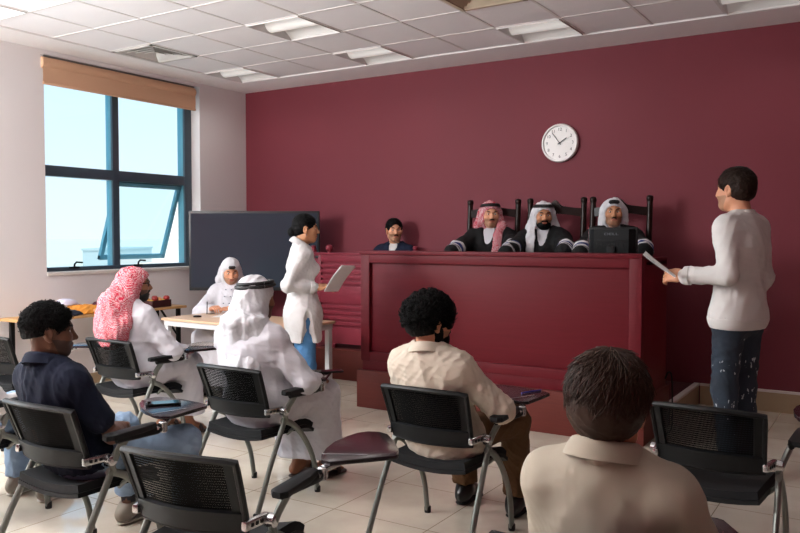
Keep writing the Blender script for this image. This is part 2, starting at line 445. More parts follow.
    def sandal(s, m):
        for sd in 'LR':
            A = s.J['A'+sd]; f = unit(s.J.get('fd'+sd, V3((0, 1, 0)))); r = np.cross(f, V3((0, 0, 1)))
            V = Vol(A + (-.22, -.22, -.12), A + (.22, .26, .05), .006); z = -.076
            V.rc(A - f*.04 + (0, 0, z), A + f*.15 + (0, 0, z), .036, .046, dir=(0, 0, 1), flat=.25)
            o = None
            for i in range(9):
                a = PI*i/8; p = A + f*.085 + r*.05*math.cos(a) + V3((0, 0, -.065 + .05*math.sin(a)))
                if o is not None: V.rc(o, p, .009, dir=f, flat=2.2)
                o = p
            v, q = V.nets(1); npmesh('sandal', v, q, m, s.root)
    def shoes(s, m, sole, sock=None):
        for sd in 'LR':
            A = s.J['A'+sd]; f = unit(s.J.get('fd'+sd, V3((0, 1, 0)))); r = np.cross(f, V3((0, 0, 1))); B = np.stack([r, f, (0, 0, 1)], 1)
            V = Vol(A + (-.25, -.25, -.1), A + (.25, .3, .12), .006)
            V.el(A - f*.03 - (0, 0, .03), (.040, .055, .05), B); V.rc(A + f*.0, A + f*.13 - (0, 0, .038), .045, .034, k=.04, dir=r, flat=1.15)
            V.rc(A - (0, 0, .0), A + (0, 0, .035), .042, .040, k=.02); V.half(A - (0, 0, .068), (0, 0, -1)); V.half(A + (0, 0, .03), (0, 0, 1))
            v, q = V.nets(1); o = npmesh('shoe', v, q, m, s.root)
            V = Vol(A + (-.25, -.25, -.12), A + (.25, .3, .0), .005)
            V.rc(A - f*.035 - (0, 0, .073), A + f*.135 - (0, 0, .073), .040, .046, dir=(0, 0, 1), flat=.22)
            v, q = V.nets(1); npmesh('sole', v, q, sole, o)
            if sock:
                bm = bmesh.new(); tube(bm, [A + (0, 0, .02), A + (s.J['K'+sd]-A)*.28], [.036, .042], n=16); obj('sock', bm, sock, s.root)
    # --- clothes
    def vol(s, h, down=None):
        J = s.J; ks = [k for k in J if k[:4] not in ('pole',) and k[:2] not in ('hd', 'hn', 'ht', 'fd')]
        lo = np.min([J[k] for k in ks], 0) - .22; hi = np.max([J[k] for k in ks], 0) + .2; hi[2] = J['N'][2] + .16
        if down is not None: lo[2] = down
        return Vol(lo, hi, h)
    def top(s, name, m, f=.016, sleeve=(.064, .053, .041), st=.97, wide=1.0, hem=.05, amp=.005, fr=26, seed=1, long=None, bust=0, collar=None, neck=.062, slit=False, short=None, cuff=None, vneck=0, hemz=None, ckw={}):
        J = s.J; V = s.vol(s.res); s.torso(V, f, wide=wide, bust=bust); s.pelvis(V, f*1.15)
        if long:
            for sd in 'LR': V.rc(J['H'+sd], lerp(J['H'+sd], J['K'+sd], long), .105+f, .10+f, k=.09)
            V.rc(lerp(J['HL'], J['HR'], .5), lerp(lerp(J['HL'], J['HR'], .5), lerp(J['KL'], J['KR'], .5), long), .115+f, .115+f, k=.09)
        hz = hemz if hemz is not None else (J['P'] - s.up*hem)[2]
        V.half(J['P'] * (1, 1, 0) + V3((0, 0, hz)), -s.up if not long else (0, 0, -1))
        if slit:
            for x in (-1, 1): V.rc(J['HR' if x > 0 else 'HL'] + V3((x*.145, .015, .06)), J['HR' if x > 0 else 'HL'] + V3((x*.125, .035, -.36)), .014, .095, op='s', k=.006)
        for sd in 'LR':
            S, E, W = J['S'+sd], J['E'+sd], J['W'+sd]
            if short:
                V.rc(S, lerp(S, E, short), sleeve[0], sleeve[1], k=.04)
                V.rc(lerp(S, E, short) , E, sleeve[1]*.98, sleeve[1]*.98, op='s') if False else None
            else:
                V.rc(S, E, sleeve[0], sleeve[1], k=.045); V.rc(E, lerp(E, W, st-.06), sleeve[1], sleeve[2]*1.08, k=.02); V.rc(lerp(E, W, st-.1), lerp(E, W, st), sleeve[2], sleeve[2], k=.008)
        N = J['N']; V.rc(N - s.up*.012 + s.fwd*.012, N + s.up*.2 + s.fwd*.06, neck, neck*1.1, op='s', k=.012)
        if vneck: V.rc(N - s.up*.03 + s.fwd*.07, N - s.up*vneck + s.fwd*.16, .05, .01, op='s', k=.01)
        v, q = V.nets(1); v = displace(v, q, amp, fr, seed, (1.2, 1.2, .8)); v = displace(v, q, amp*.4, fr*2.3, seed+5)
        o = npmesh(name, v, q, m, s.root)
        if cuff:
            for sd in 'LR':
                E, W = J['E'+sd], J['W'+sd]; bm = bmesh.new(); r = sleeve[2] + .005
                tube(bm, [lerp(E, W, st-.13), lerp(E, W, st-.12), lerp(E, W, st), lerp(E, W, st+.012)], [r*.97, r*1.05, r*1.02, r*.9], n=20); obj('cuff', bm, cuff, o)
        if collar: s.collar(o, collar, **ckw)
        return o
    def collar(s, par, m, r0=.064, drop=.03, gap=.5, stand=.074, fold=True, up0=.0):
        N = s.J['N']; ax = unit(s.hp(0, -.02, -.06) - N); rg = unit(s.rgt - ax*(s.rgt@ax)); fw = np.cross(ax, rg)
        def fn(u, v):
            a = -PI/2 + (gap*.5 + u*(2*PI - gap)); fr = (1 + math.cos(a + PI/2))/2       # fr = 1 at the throat
            top = stand*(1 - .6*fr)
            if v < .4 or not fold: w = v/.4 if fold else v; r = r0 + .004*w; z = -.015 + (top + .015)*w
            else: w = (v - .4)/.6; r = r0 + .006 + .026*w**.8 + .010*fr*w; z = top - (.044 + drop*fr**2)*w**1.4
            return N + rg*r*-math.cos(a) + fw*(r*-math.sin(a)*1.10 + .004) + ax*(z + up0)
        bm = bmesh.new(); sheet(bm, fn, 40, 10, .0045); obj('collar', bm, m, par)
    def trousers(s, m, f=.012, r=(.098, .068, .056), amp=.005, fr=24, seed=3, hem=.05, waist=.16):
        J = s.J; V = s.vol(s.res, min(J['AL'][2], J['AR'][2]) - .05); s.pelvis(V, f)
        for sd in 'LR': s.leg(V, sd, r)
        for sd in 'LR': V.rc(J['A'+sd] + V3((0, 0, -.25)), J['A'+sd] + V3((0, 0, hem - .10)), .10, .10, op='s', k=.006)
        V.half(lerp(J['P'], J['N'], waist + .12), s.up)
        v, q = V.nets(1); kz = np.ones(len(v)); v = displace(v, q, amp, fr, seed, (1, 1, .9)); v = displace(v, q, amp*.4, fr*2.6, seed+9)
        return npmesh('trousers', v, q, m, s.root)
    def robe(s, name, m, f=.03, seed=2, hemz=.14, amp=.006, sleeve=(.075, .066, .048), st=.97, seated=True, arms=True, fr=20, collar=None, wide=1.05, neck=.060):
        """ankle-length garment: torso, sleeves and a skirt over the legs, one surface"""
        J = s.J; V = s.vol(s.res, hemz - .05); s.torso(V, f, wide=wide); s.pelvis(V, f*1.1)
        for sd in 'LR':
            V.rc(J['H'+sd], J['K'+sd], .108+f*.5, .080+f*.5, k=.08); V.rc(J['K'+sd], J['A'+sd], .082+f*.5, .098+f, k=.06)
        for t in (.35, .7, 1): V.rc(lerp(J['HL'], J['KL'], t), lerp(J['HR'], J['KR'], t), .062, k=.06)
        V.rc(lerp(J['KL'], J['KR'], .5), lerp(J['AL'], J['AR'], .5), .075, .09, k=.08)
        V.half((0, 0, hemz), (0, 0, -1))
        if arms:
            for sd in 'LR':
                S, E, W = J['S'+sd], J['E'+sd], J['W'+sd]; V.rc(S, E, sleeve[0], sleeve[1], k=.05); V.rc(E, lerp(E, W, st), sleeve[1], sleeve[2], k=.02)
        N = J['N']; V.rc(N - s.up*.008 + s.fwd*.012, N + s.up*.2 + s.fwd*.06, neck, neck*1.1, op='s', k=.012)
        v, q = V.nets(1); v = displace(v, q, amp, fr, seed, (1.2, 1.2, .7)); v = displace(v, q, amp*.4, fr*2.4, seed+4)
        o = npmesh(name, v, q, m, s.root)
        if collar: s.collar(o, collar, stand=.062, gap=.15, fold=False)
        return o
    # --- hair and headwear
    def strands(s, n, seed, mode, inf, back=-.06, L=(.25, .5), r=.0022, m=7, lift=.03, keep=None, swirl=.3):
        q = np.random.RandomState(seed); nn = n*3
        ph = np.arccos(q.uniform(-.45, 1, nn)); th = q.uniform(0, 2*PI, nn); A = np.array((.074+inf, .094+inf, .083+inf)); C = np.array((0, -.016, .035))
        def pos(ph, th, g): return C + np.stack([np.sin(ph)*np.sin(th), np.sin(ph)*np.cos(th), np.cos(ph)], -1)*A*g[..., None]
        t = np.linspace(0, 1, m)[None]
        if mode == 'flow':
            LL = q.uniform(L[0], L[1], nn)[:, None]; sw = (q.uniform(-swirl, swirl, nn) + .15)[:, None]
            P = pos(np.minimum(ph[:, None] + LL*t, 2.3), th[:, None] + sw*t, .985 + q.uniform(0, .03, nn)[:, None] + q.uniform(0, lift, nn)[:, None]*t)
            P = P + q.normal(size=(nn, 1, 3))*.004*t[..., None]**2
        elif mode == 'back':      # combed straight back towards a knot
            LL = q.uniform(L[0], L[1], nn)[:, None]; B = pos(ph[:, None] + 0*t, th[:, None] + 0*t, np.ones((nn, 1))); K = np.array((0, -.11, -.03)); D = K - B; P = B + D*(LL*t)[..., None]
            U = (P - C)/A; U /= np.linalg.norm(U, axis=-1, keepdims=True); P = C + U*A*(1 + q.uniform(-.01, .01, nn)[:, None, None])
        else:                    # small helical curls standing off the scalp
            B = pos(ph, th, np.ones(nn)*(.96 + q.uniform(0, lift, nn))); nrm = (B - C)/A; nrm /= np.linalg.norm(nrm, axis=1, keepdims=True)
            ax = nrm + q.normal(size=(nn, 3))*.7; ax /= np.linalg.norm(ax, axis=1, keepdims=True); u = np.cross(ax, q.normal(size=(nn, 3))); u /= np.linalg.norm(u, axis=1, keepdims=True); w = np.cross(ax, u)
            R_ = q.uniform(L[0], L[1], nn)[:, None, None]; an = (q.uniform(0, 6, nn)[:, None] + t*2*PI*1.6)[..., None]
            P = B[:, None] + ax[:, None]*(t*.018 - .004)[..., None] + R_*(np.cos(an)*u[:, None] + np.sin(an)*w[:, None])
        def bad(p):
            x, y, z = np.moveaxis(p, -1, 0); e = lambda c, r: ((x-c[0])/r[0])**2 + ((y-c[1])/r[1])**2 + ((z-c[2])/r[2])**2 < 1
            b = e((0, .105, -.016), (.066, .052, .087)) | e((0, .10, -.10), (.1, .1, .085)) | (.25*(y + .06) - (z - back) > 0)
            for k in (-1, 1): b |= e((k*.088, .0, -.014), (.03, .026, .036)) | e((k*.095, .045, -.07), (.06, .075, .055))
            return b
        ok = ~bad(P[:, 0]) & ~bad(P[:, m//2]) & ~bad(P[:, -1]*.5 + P[:, m//2]*.5); P = P[ok][:n]; n = len(P)
        T = np.gradient(P, axis=1); T /= np.linalg.norm(T, axis=2, keepdims=True) + 1e-9; rf = (P[:, :1] - C); u = np.cross(T, rf); u /= np.linalg.norm(u, axis=2, keepdims=True) + 1e-9; w = np.cross(T, u)
        rr = (r*(1 - .75*t**2) if mode != 'curl' else r*(1 - .4*t))[..., None]
        V = np.stack([P + u*rr, P + w*rr*.8, P - u*rr, P - w*rr*.8], 2)
        V = s.J['HC'] + (V.reshape(-1, 3)*s.hs) @ s.R.T
        i, j, k = np.meshgrid(np.arange(n), np.arange(m-1), np.arange(4), indexing='ij'); b = (i*m + j)*4; Q = np.stack([b + k, b + (k+1) % 4, b + 4 + (k+1) % 4, b + 4 + k], -1).reshape(-1, 4)
        return V, Q
    def hair(s, m, inf=.014, style='short', seed=1, h=.0045, back=-.06, nb=700, rough=1.0, L=None, lift=None, cr=.0023):
        V = Vol(s.J['HC'] - .2*s.hs, s.J['HC'] + .2*s.hs, h*s.hs); R, q, S = s.R, s.hp, s.hs
        V.el(q(0, -.016, .036), V3((.077+inf, .097+inf, .084+inf))*S, R)
        V.el(q(0, -.045, -.01), V3((.067+inf*.8, .065+inf*.8, .07))*S, R, k=.03)
        k = .012*S
        V.el(q(0, .105, -.016), V3((.066, .054, .088))*S, R, k, 's'); V.el(q(0, .10, -.10), V3((.1, .1, .085))*S, R, k, 's')
        for x in (-1, 1):
            V.el(q(x*.088, .0, -.014), V3((.03, .027, .038))*S, R, k*.5, 's'); V.el(q(x*.095, .045, -.07), V3((.06, .075, .055))*S, R, k, 's')
        V.half(q(0, -.06, back), R @ V3((0, .25, -1)), .008)
        v, qq = V.nets(1); v = displace(v, qq, .0018*rough, 150, seed); v = displace(v, qq, .003*rough, 60, seed+3)
        if style == 'curly': st = s.strands(nb, seed, 'curl', inf, back, L or (.005, .0085), cr, 12, lift or .10)
        elif style == 'flow': st = s.strands(nb, seed, 'flow', inf, back, L or (.35, .7), .0026, 8, lift or .05)
        elif style == 'back': st = s.strands(nb, seed, 'back', inf, back, L or (.3, .7), .0022, 8)
        else: st = s.strands(nb, seed, 'flow', inf, back, L or (.12, .28), .0022, 5, lift or .035, swirl=.5)
        v, qq, mi = merge([(v, qq, 0), (st[0], st[1], 0)])
        return npmesh('hair', v, qq, m, s.root)
    def shell(s, name, m, zone, off=.006, res=.004, cut=(), amp=.0015):
        V = s.headvol(res, False); V.d -= off
        Z = Vol(V.lo + 3*res, V.lo + 3*res, res); Z.lo = V.lo; Z.n = V.n; Z.d = np.full(V.d.shape, 1., np.float32)
        for c, r in zone: Z.el(s.hp(*c), V3(r)*s.hs, s.R, .01)
        for c, r in cut: Z.el(s.hp(*c), V3(r)*s.hs, s.R, .004, 's')
        V.d = np.maximum(V.d, Z.d); v, q = V.nets(1); v = displace(v, q, amp, 260, 5)
        return npmesh(name, v, q, m, s.root)
    def beard(s, m, off=.006): return s.shell('beard', m, [((0, .05, -.088), (.062, .06, .045)), ((-.06, .01, -.055), (.02, .028, .055)), ((.06, .01, -.055), (.02, .028, .055)), ((0, .09, -.048), (.032, .03, .009))], off, cut=[((0, .1, -.0635), (.023, .04, .009))])
    def moustache(s, m, w=.03):
        bm = bmesh.new()
        for x in (-1, 1): tube(bm, spline([s.hp(0, .1035, -.0475), s.hp(x*w*.5, .1, -.049), s.hp(x*w, .088, -.057)], 3), [.0045, .0052, .0056, .005, .004, .0025, .0015], n=8)
        obj('moustache', bm, m, s.root)
    def ghutra(s, m, drape='both', seed=4, open_=1.0, tails=(), amp=.007, h=.006, agal=None, tilt=.1, agz=.066, chest=.30, puff=0, agr=1.0, wide=0, bo=0):
        J, R, q, S = s.J, s.R, s.hp, s.hs; N, up, fw, rg = J['N'], s.up, s.fwd, s.rgt; zb = V3((0, 0, 1))
        V = Vol(np.minimum(J['HC'], N) - (.33, .33, .48), np.maximum(J['HC'], N) + (.33, .33, .2), h)
        V.el(q(0, -.014, .034), V3((.090, .110, .094))*S, R)
        if drape == 'veil': V.rc(q(0, -.04, .01), q(0, -.055, -.06), .092*S, .094*S, k=.03)
        else: V.rc(q(0, -.026, .01), q(0, -.04, -.06), (.098+puff)*S, (.104+puff)*S, k=.03)
        if wide:
            for x in (-1, 1): V.el(q(x*.078, -.03, .0), V3((.030 + wide, .066, .066))*S, R, .02); V.el(q(x*.088, -.04, -.06), V3((.026 + wide, .055, .06))*S, R, .02)
        if drape in ('both', 'shoulder'):
            a = q(0, -.05 - bo*.5, -.06); b = N - fw*(.05 + bo) + up*.03
            V.rc(a, b, .098+puff, .105+puff, k=.04); V.rc(b, N - fw*(.07 + bo*1.4) - up*.10, .112, .14, k=.06, dir=fw, flat=.8)
            for x in (-1, 1):
                V.rc(q(x*.082, -.02, .01), q(x*.112, -.03, -.10), .026, .032, k=.03); V.rc(q(x*.112, -.03, -.10), N + rg*x*(.16 - bo) - fw*(.035 + bo*1.6) - up*.055, .032, .05, k=.03)
                bo or V.rc(N + rg*x*.08 - fw*.03 - up*.015, N + rg*x*.15 - fw*.045 - up*.09, .060, .05, k=.05)
            V.rc(N - fw*(.10 + bo*1.4) - up*.10, N - fw*(.115 + bo*1.5) - up*(.27 - bo*3.2), .12, .11, k=.05, dir=fw, flat=.42)
        elif drape == 'roll':      # cloth gathered in a thick roll at the nape, then spreading flat on the back
            a = q(0, -.045, -.06); b = N - fw*.035 + up*.03
            V.rc(a, b, .100, .100, k=.03)
            for i in range(14):
                a0 = PI*(1.05 + 1.9*i/14 - .5) ; a1 = PI*(1.05 + 1.9*(i+1)/14 - .5)
                p0 = N + rg*math.cos(a0)*.105 + fw*(math.sin(a0)*.085 - .02) + up*(.045 - .02*math.sin(a0)); p1 = N + rg*math.cos(a1)*.105 + fw*(math.sin(a1)*.085 - .02) + up*(.045 - .02*math.sin(a1))
                V.rc(p0, p1, .034, k=.02)
            V.rc(N - fw*.05 - up*.02, N - fw*.085 - up*.17, .10, .15, k=.05, dir=fw, flat=.5)
            for x in (-1, 1): V.rc(N + rg*x*.08 - fw*.03 + up*.01, N + rg*x*.17 - fw*.03 - up*.08, .06, .055, k=.05)
        elif drape == 'veil':      # falls open behind the shoulders, face and neck free
            a = q(0, -.05, -.05); b = N - fw*.085 + up*.0
            V.rc(a, b, .094, .10, k=.04); V.rc(b, N - fw*.125 - up*.22, .11, .16, k=.05, dir=fw, flat=.4)
            for x in (-1, 1): V.rc(q(x*.080, -.035, .0), q(x*.105, -.06, -.11), .026, .03, k=.03); V.rc(q(x*.105, -.06, -.11), N + rg*x*.15 - fw*.09 - up*.08, .03, .05, k=.03)
            V.el(q(0, .095, -.07), V3((.14, .088, .105))*S, R, .01, 's')
        elif drape == 'wrap':
            V.rc(q(0, -.05, -.04), N - fw*.06 + up*.0, .095, .085, k=.03)
            for x in (-1, 1): V.rc(q(x*.075, -.02, -.03), q(x*.115, -.055, -.165), .034, .040, k=.03, dir=R[:, 0], flat=.7)
        if drape == 'wrap': V.el(q(0, .10, -.075), V3((.10, .085, .095))*S, R, .01, 's')
        V.el(q(0, .15, -.035), V3((.074*open_, .135, .094))*S, R, .010, 's')
        V.el(q(0, .085, -.03), V3((.072*open_, .065, .080))*S, R, .010, 's')
        V.rc(q(0, .085, -.085), N + fw*.17 - up*.02, .070*open_, .10, op='s', k=.012)
        for x in tails:
            p = [q(x*.088, .0, -.05), N + rg*x*.105 + fw*.085 + up*.03, N + rg*x*.095 + fw*.150 - up*.08, N + rg*x*.085 + fw*.165 - up*chest]
            for a, b in zip(p, p[1:]): V.rc(a, b, .044, .044, k=.02, dir=unit(fw + .3*rg*x), flat=.42)
        v, qq = V.nets(2); v = displace(v, qq, amp, 26, seed, (1.3, 1.3, .25)); v = displace(v, qq, amp*.45, 75, seed+2, (1.3, 1.3, .22))
        v = lap(v, qq, 1)
        o = npmesh('headscarf', v, qq, m, s.root)
        if agal:
            bm = bmesh.new()
            for j in (0, 1):
                pts = []
                for i in range(33):
                    a = 2*PI*i/32; z = agz + j*.0135*agr; w = math.sqrt(max(0, 1 - ((z-.034)/.098)**2))
                    y = .116*w*math.sin(a); pts.append(q(.096*w*math.cos(a), y - .014, z + tilt*y))
                tube(bm, pts, .0078*agr, n=8, cap=False)
            obj('head_cord', bm, agal, s.root)
        return o
# ------------------------------------------------------------------ materials
M = {}
M['eye'] = mat('eye white', '#e6e0da', .25); M['iris'] = mat('iris', '#1c100a', .15)
M['ceil'] = mat('ceiling plaster', '#f0eeee', .9, bump=(60, .05))
M['white'] = mat('white paint', '#dedad8', .75, bump=(40, .04))
M['wallwhite'] = mat('white wall paint', '#e2dddd', .85, bump=(90, .06))
M['trimwhite'] = mat('white trim', '#d8d2cc', .5)
M['tilebeige'] = mat('beige skirting tile', '#a58f72', .4, vary=.12, vscale=5)
M['frame'] = mat('window frame', '#3a4854', .4, spec=.5); M['sky_tint'] = mat('window frame sky tint', '#5f9db0', .35, spec=.5)  # painted teal stands in for sky reflected on frame sides and sash
M['black'] = mat('black plastic', '#090a0b', .5, spec=.25)
M['blacksoft'] = mat('black fabric', '#0d0e10', .85, bump=(500, .2, .001), spec=.3)
M['dgrey'] = mat('dark grey plastic', '#0e1012', .55, spec=.22)
M['tube'] = mat('grey green tube', '#6d706a', .38, metal=.35)
M['chrome'] = mat('satin silver', '#b9babb', .22, metal=.9)
M['rubber'] = mat('rubber', '#0c0c0c', .8)
M['tablet'] = mat('writing tablet laminate', '#241a1f', .18, spec=.6, bump=(30, .02))
M['bw'] = mat('black leather', '#0d0c0c', .3)
# wall paint: maroon with roller texture
m = M['maroon'] = mat('maroon wall paint', '#702d37', .6, spec=.25, bump=(130, .12, .002), vary=.05, vscale=1.5)
m = M['mwood'] = mat('maroon stained wood', '#5c141e', .28, spec=.5)
def wood(name, c1, c2, rough, sc=(1, 18, 18), dist=3.0):
    m = mat(name, c1, rough); tc = N_(m, 'ShaderNodeTexCoord'); mp = N_(m, 'ShaderNodeMapping'); mp.inputs['Scale'].default_value = sc
    n = N_(m, 'ShaderNodeTexNoise'); n.inputs['Scale'].default_value = 3; n.inputs['Detail'].default_value = 6; n.inputs['Distortion'].default_value = dist*.2
    r = N_(m, 'ShaderNodeMix', data_type='RGBA'); r.inputs[6].default_value = lin(c1); r.inputs[7].default_value = lin(c2)
    BS(m).inputs['Specular IOR Level'].default_value = .2
    LK(m, tc.outputs['Object'], mp.inputs['Vector']); LK(m, mp.outputs[0], n.inputs['Vector']); LK(m, n.outputs['Fac'], r.inputs[0]); LK(m, r.outputs[2], BS(m).inputs['Base Color'])
    return m
M['mwood'] = wood('maroon stained wood', '#560e17', '#63131e', .5)
M['mwood2'] = wood('maroon railing wood', '#702632', '#80303c', .35)
M['pwood'] = wood('red brown plinth wood', '#552521', '#683028', .5, (1.5, 10, 40))
M['oak'] = wood('light wood table top', '#b3895a', '#c79d6b', .38, (2, 14, 14))
M['desk'] = wood('beige table top', '#c4a284', '#cfae90', .3, (1.5, 12, 12))
M['dwood'] = wood('dark chair wood', '#1a0f0d', '#24150f', .3)
M['carpet'] = mat('maroon platform carpet', '#4a141c', .95, bump=(300, .3))
# floor tiles
m = M['floor'] = mat('polished beige floor tile', '#b7a489', .06, spec=.85)
tc = N_(m, 'ShaderNodeTexCoord'); mp = N_(m, 'ShaderNodeMapping'); mp.inputs['Location'].default_value = (.22, .11, 0)
br = N_(m, 'ShaderNodeTexBrick', offset=0.0); br.inputs['Scale'].default_value = 1; br.inputs['Brick Width'].default_value = .56; br.inputs['Row Height'].default_value = .56; br.inputs['Mortar Size'].default_value = .0025; br.inputs['Mortar Smooth'].default_value = .2
br.inputs['Color1'].default_value = lin('#cbc2b3'); br.inputs['Color2'].default_value = lin('#c3b9a9'); br.inputs['Mortar'].default_value = lin('#7d6d58')
n = N_(m, 'ShaderNodeTexNoise'); n.inputs['Scale'].default_value = 5; n.inputs['Detail'].default_value = 5
mx = N_(m, 'ShaderNodeMix', data_type='RGBA', blend_type='OVERLAY'); mx.inputs[0].default_value = .22
LK(m, tc.outputs['Object'], mp.inputs[0]); LK(m, mp.outputs[0], br.inputs['Vector']); LK(m, tc.outputs['Object'], n.inputs['Vector'])
LK(m, br.outputs['Color'], mx.inputs[6]); LK(m, n.outputs['Fac'], mx.inputs[7]); LK(m, mx.outputs[2], BS(m).inputs['Base Color'])
n2 = N_(m, 'ShaderNodeTexNoise'); n2.inputs['Scale'].default_value = 2.6; n2.inputs['Detail'].default_value = 2
bp = N_(m, 'ShaderNodeBump'); bp.inputs['Strength'].default_value = .12; bp.inputs['Distance'].default_value = .02
LK(m, tc.outputs['Object'], n2.inputs['Vector']); LK(m, n2.outputs['Fac'], bp.inputs['Height']); LK(m, bp.outputs['Normal'], BS(m).inputs['Normal'])
# ceiling tile: perforated board
m = M['ctile'] = mat('perforated ceiling board', '#efedef', .9)
tc = N_(m, 'ShaderNodeTexCoord'); vo = N_(m, 'ShaderNodeTexVoronoi'); vo.inputs['Scale'].default_value = 70; vo.inputs['Randomness'].default_value = .15
cr = N_(m, 'ShaderNodeValToRGB'); cr.color_ramp.elements[0].position = .12; cr.color_ramp.elements[0].color = lin('#b4b2b4'); cr.color_ramp.elements[1].position = .22; cr.color_ramp.elements[1].color = lin('#efedef')
LK(m, tc.outputs['Object'], vo.inputs['Vector']); LK(m, vo.outputs['Distance'], cr.inputs[0]); LK(m, cr.outputs[0], BS(m).inputs['Base Color'])
# chair mesh: real slots
m = M['mesh'] = mat('chair back mesh', '#050505', .8, spec=.1)
tc = N_(m, 'ShaderNodeTexCoord'); wv = N_(m, 'ShaderNodeTexWave', bands_direction='Z'); wv.inputs['Scale'].default_value = 34
w2 = N_(m, 'ShaderNodeTexWave', bands_direction='X'); w2.inputs['Scale'].default_value = 60
mu = N_(m, 'ShaderNodeMath', operation='MULTIPLY'); gt = N_(m, 'ShaderNodeMath', operation='GREATER_THAN'); gt.inputs[1].default_value = .46
tr = N_(m, 'ShaderNodeBsdfTransparent'); ms = N_(m, 'ShaderNodeMixShader'); out = m.node_tree.nodes['Material Output']
LK(m, tc.outputs['Object'], wv.inputs[0]); LK(m, tc.outputs['Object'], w2.inputs[0]); LK(m, wv.outputs['Fac'], mu.inputs[0]); LK(m, w2.outputs['Fac'], mu.inputs[1])
LK(m, mu.outputs[0], gt.inputs[0]); LK(m, gt.outputs[0], ms.inputs[0]); LK(m, BS(m).outputs[0], ms.inputs[1]); LK(m, tr.outputs[0], ms.inputs[2]); LK(m, ms.outputs[0], out.inputs['Surface'])
# window glass
m = M['glass'] = bpy.data.materials.new('window glass'); m.use_nodes = True; nt = m.node_tree; nt.nodes.clear()
out = nt.nodes.new('ShaderNodeOutputMaterial'); tr = nt.nodes.new('ShaderNodeBsdfTransparent'); tr.inputs[0].default_value = (.86, .95, .99, 1)
gl = nt.nodes.new('ShaderNodeBsdfGlossy'); gl.inputs['Roughness'].default_value = .02; lw = nt.nodes.new('ShaderNodeLayerWeight'); lw.inputs['Blend'].default_value = .5; pw = nt.nodes.new('ShaderNodeMath'); pw.operation = 'POWER'; pw.inputs[1].default_value = 4; ad = nt.nodes.new('ShaderNodeMath'); ad.operation = 'MULTIPLY_ADD'; ad.inputs[1].default_value = .6; ad.inputs[2].default_value = .03; ms = nt.nodes.new('ShaderNodeMixShader')
nt.links.new(lw.outputs['Facing'], pw.inputs[0]); nt.links.new(pw.outputs[0], ad.inputs[0]); nt.links.new(ad.outputs[0], ms.inputs[0]); nt.links.new(tr.outputs[0], ms.inputs[1]); nt.links.new(gl.outputs[0], ms.inputs[2]); nt.links.new(ms.outputs[0], out.inputs[0])
m = M['sashglass'] = m.copy(); m.name = 'tinted sash glass'; m.node_tree.nodes['Transparent BSDF'].inputs[0].default_value = (.80, .93, .98, 1)
M['ventm2'] = mat('grey rail', '#6d6864', .5); M['blind'] = mat('tan roller blind', '#cda384', .85, bump=(400, .15, .001))
M['screen'] = mat('dark screen', '#353c46', .06, spec=.35); M['bezel'] = mat('screen bezel', '#15171a', .4)
M['paper'] = mat('paper', '#e4e2e0', .8)
M['tabwhite'] = mat('white powder coat', '#c9c9c9', .4)

# ------------------------------------------------------------------ room shell
XL, YB, ZC = -6.563, 6.97, 3.10
XR, YF = 2.6, -1.6
WT = .26
def struct(name, bm, ms, parent=None, **k):
    o = obj(name, bm, ms, parent, **k); o['kind'] = 'structure'; return o
bm = bmesh.new(); box(bm, (XL - WT, YF - .2, -.12), (XR + .2, YB + .2, 0)); struct('floor', bm, M['floor'], smooth=False)
bm = bmesh.new(); box(bm, (XL - WT, YB, 0), (XR + .2, YB + .2, ZC + .5)); struct('wall_back', bm, M['maroon'], smooth=False)
bm = bmesh.new(); box(bm, (XR, YF, 0), (XR + .2, YB, ZC + .5)); struct('wall_right', bm, M['maroon'], smooth=False)
bm = bmesh.new(); box(bm, (XL - WT, YF - .2, 0), (XR + .2, YF, ZC + .5)); struct('wall_front', bm, M['maroon'], smooth=False)
WIN = [(4.36, 6.24), (.3, 2.7)]; Z0, Z1 = 1.075, 3.06
bm = bmesh.new(); ys = [YF, .3, 2.7, 4.36, 6.24, YB]
for i in range(5):
    if i in (1, 3):
        box(bm, (XL - WT, ys[i], 0), (XL, ys[i+1], Z0)); box(bm, (XL - WT, ys[i], Z1), (XL, ys[i+1], ZC + .5))
    else: box(bm, (XL - WT, ys[i], 0), (XL, ys[i+1], ZC + .5))
bmesh.ops.remove_doubles(bm, verts=bm.verts[:], dist=1e-4); struct('wall_left', bm, M['wallwhite'], smooth=False)
# ceiling: plaster border, grid of boards on T-bars, recesses for lights and vents
TX = [-6.15 + .555*i for i in range(16)]; TY = [6.48 - .575*i for i in range(14)]
LIGHTS = [(0, 0), (3, 0), (6, 0), (9, 0), (3, 2), (0, 5)]
VENTS = [(0, 2), (6, 2)]
bm = bmesh.new(); x0, x1, y1, y0 = TX[0], TX[-1], TY[0], TY[-1]
box(bm, (XL - WT, YF - .2, ZC), (x0, YB + .2, ZC + .3)); box(bm, (x1, YF - .2, ZC), (XR + .2, YB + .2, ZC + .3))
box(bm, (x0, y1, ZC), (x1, YB + .2, ZC + .3)); box(bm, (x0, YF - .2, ZC), (x1, y0, ZC + .3)); box(bm, (x0, y0, ZC + .28), (x1, y1, ZC + .4))
ceil = struct('ceiling', bm, M['ceil'], smooth=False)
bm = bmesh.new()
for i in range(15):
    for j in range(13):
        if (i, j) in LIGHTS or (i, j) in VENTS: continue
        box(bm, (TX[i] + .008, TY[j+1] + .008, ZC - .001 + .012), (TX[i+1] - .008, TY[j] - .008, ZC + .03), .003, seg=1)
struct('ceiling_board', bm, M['ctile'], ceil, smooth=False)
bm = bmesh.new()
for x in TX: box(bm, (x - .011, y0, ZC + .008), (x + .011, y1, ZC + .045))
for y in TY: box(bm, (x0, y - .011, ZC + .0075), (x1, y + .011, ZC + .045))
struct('ceiling_grid', bm, M['white'], ceil, smooth=False)
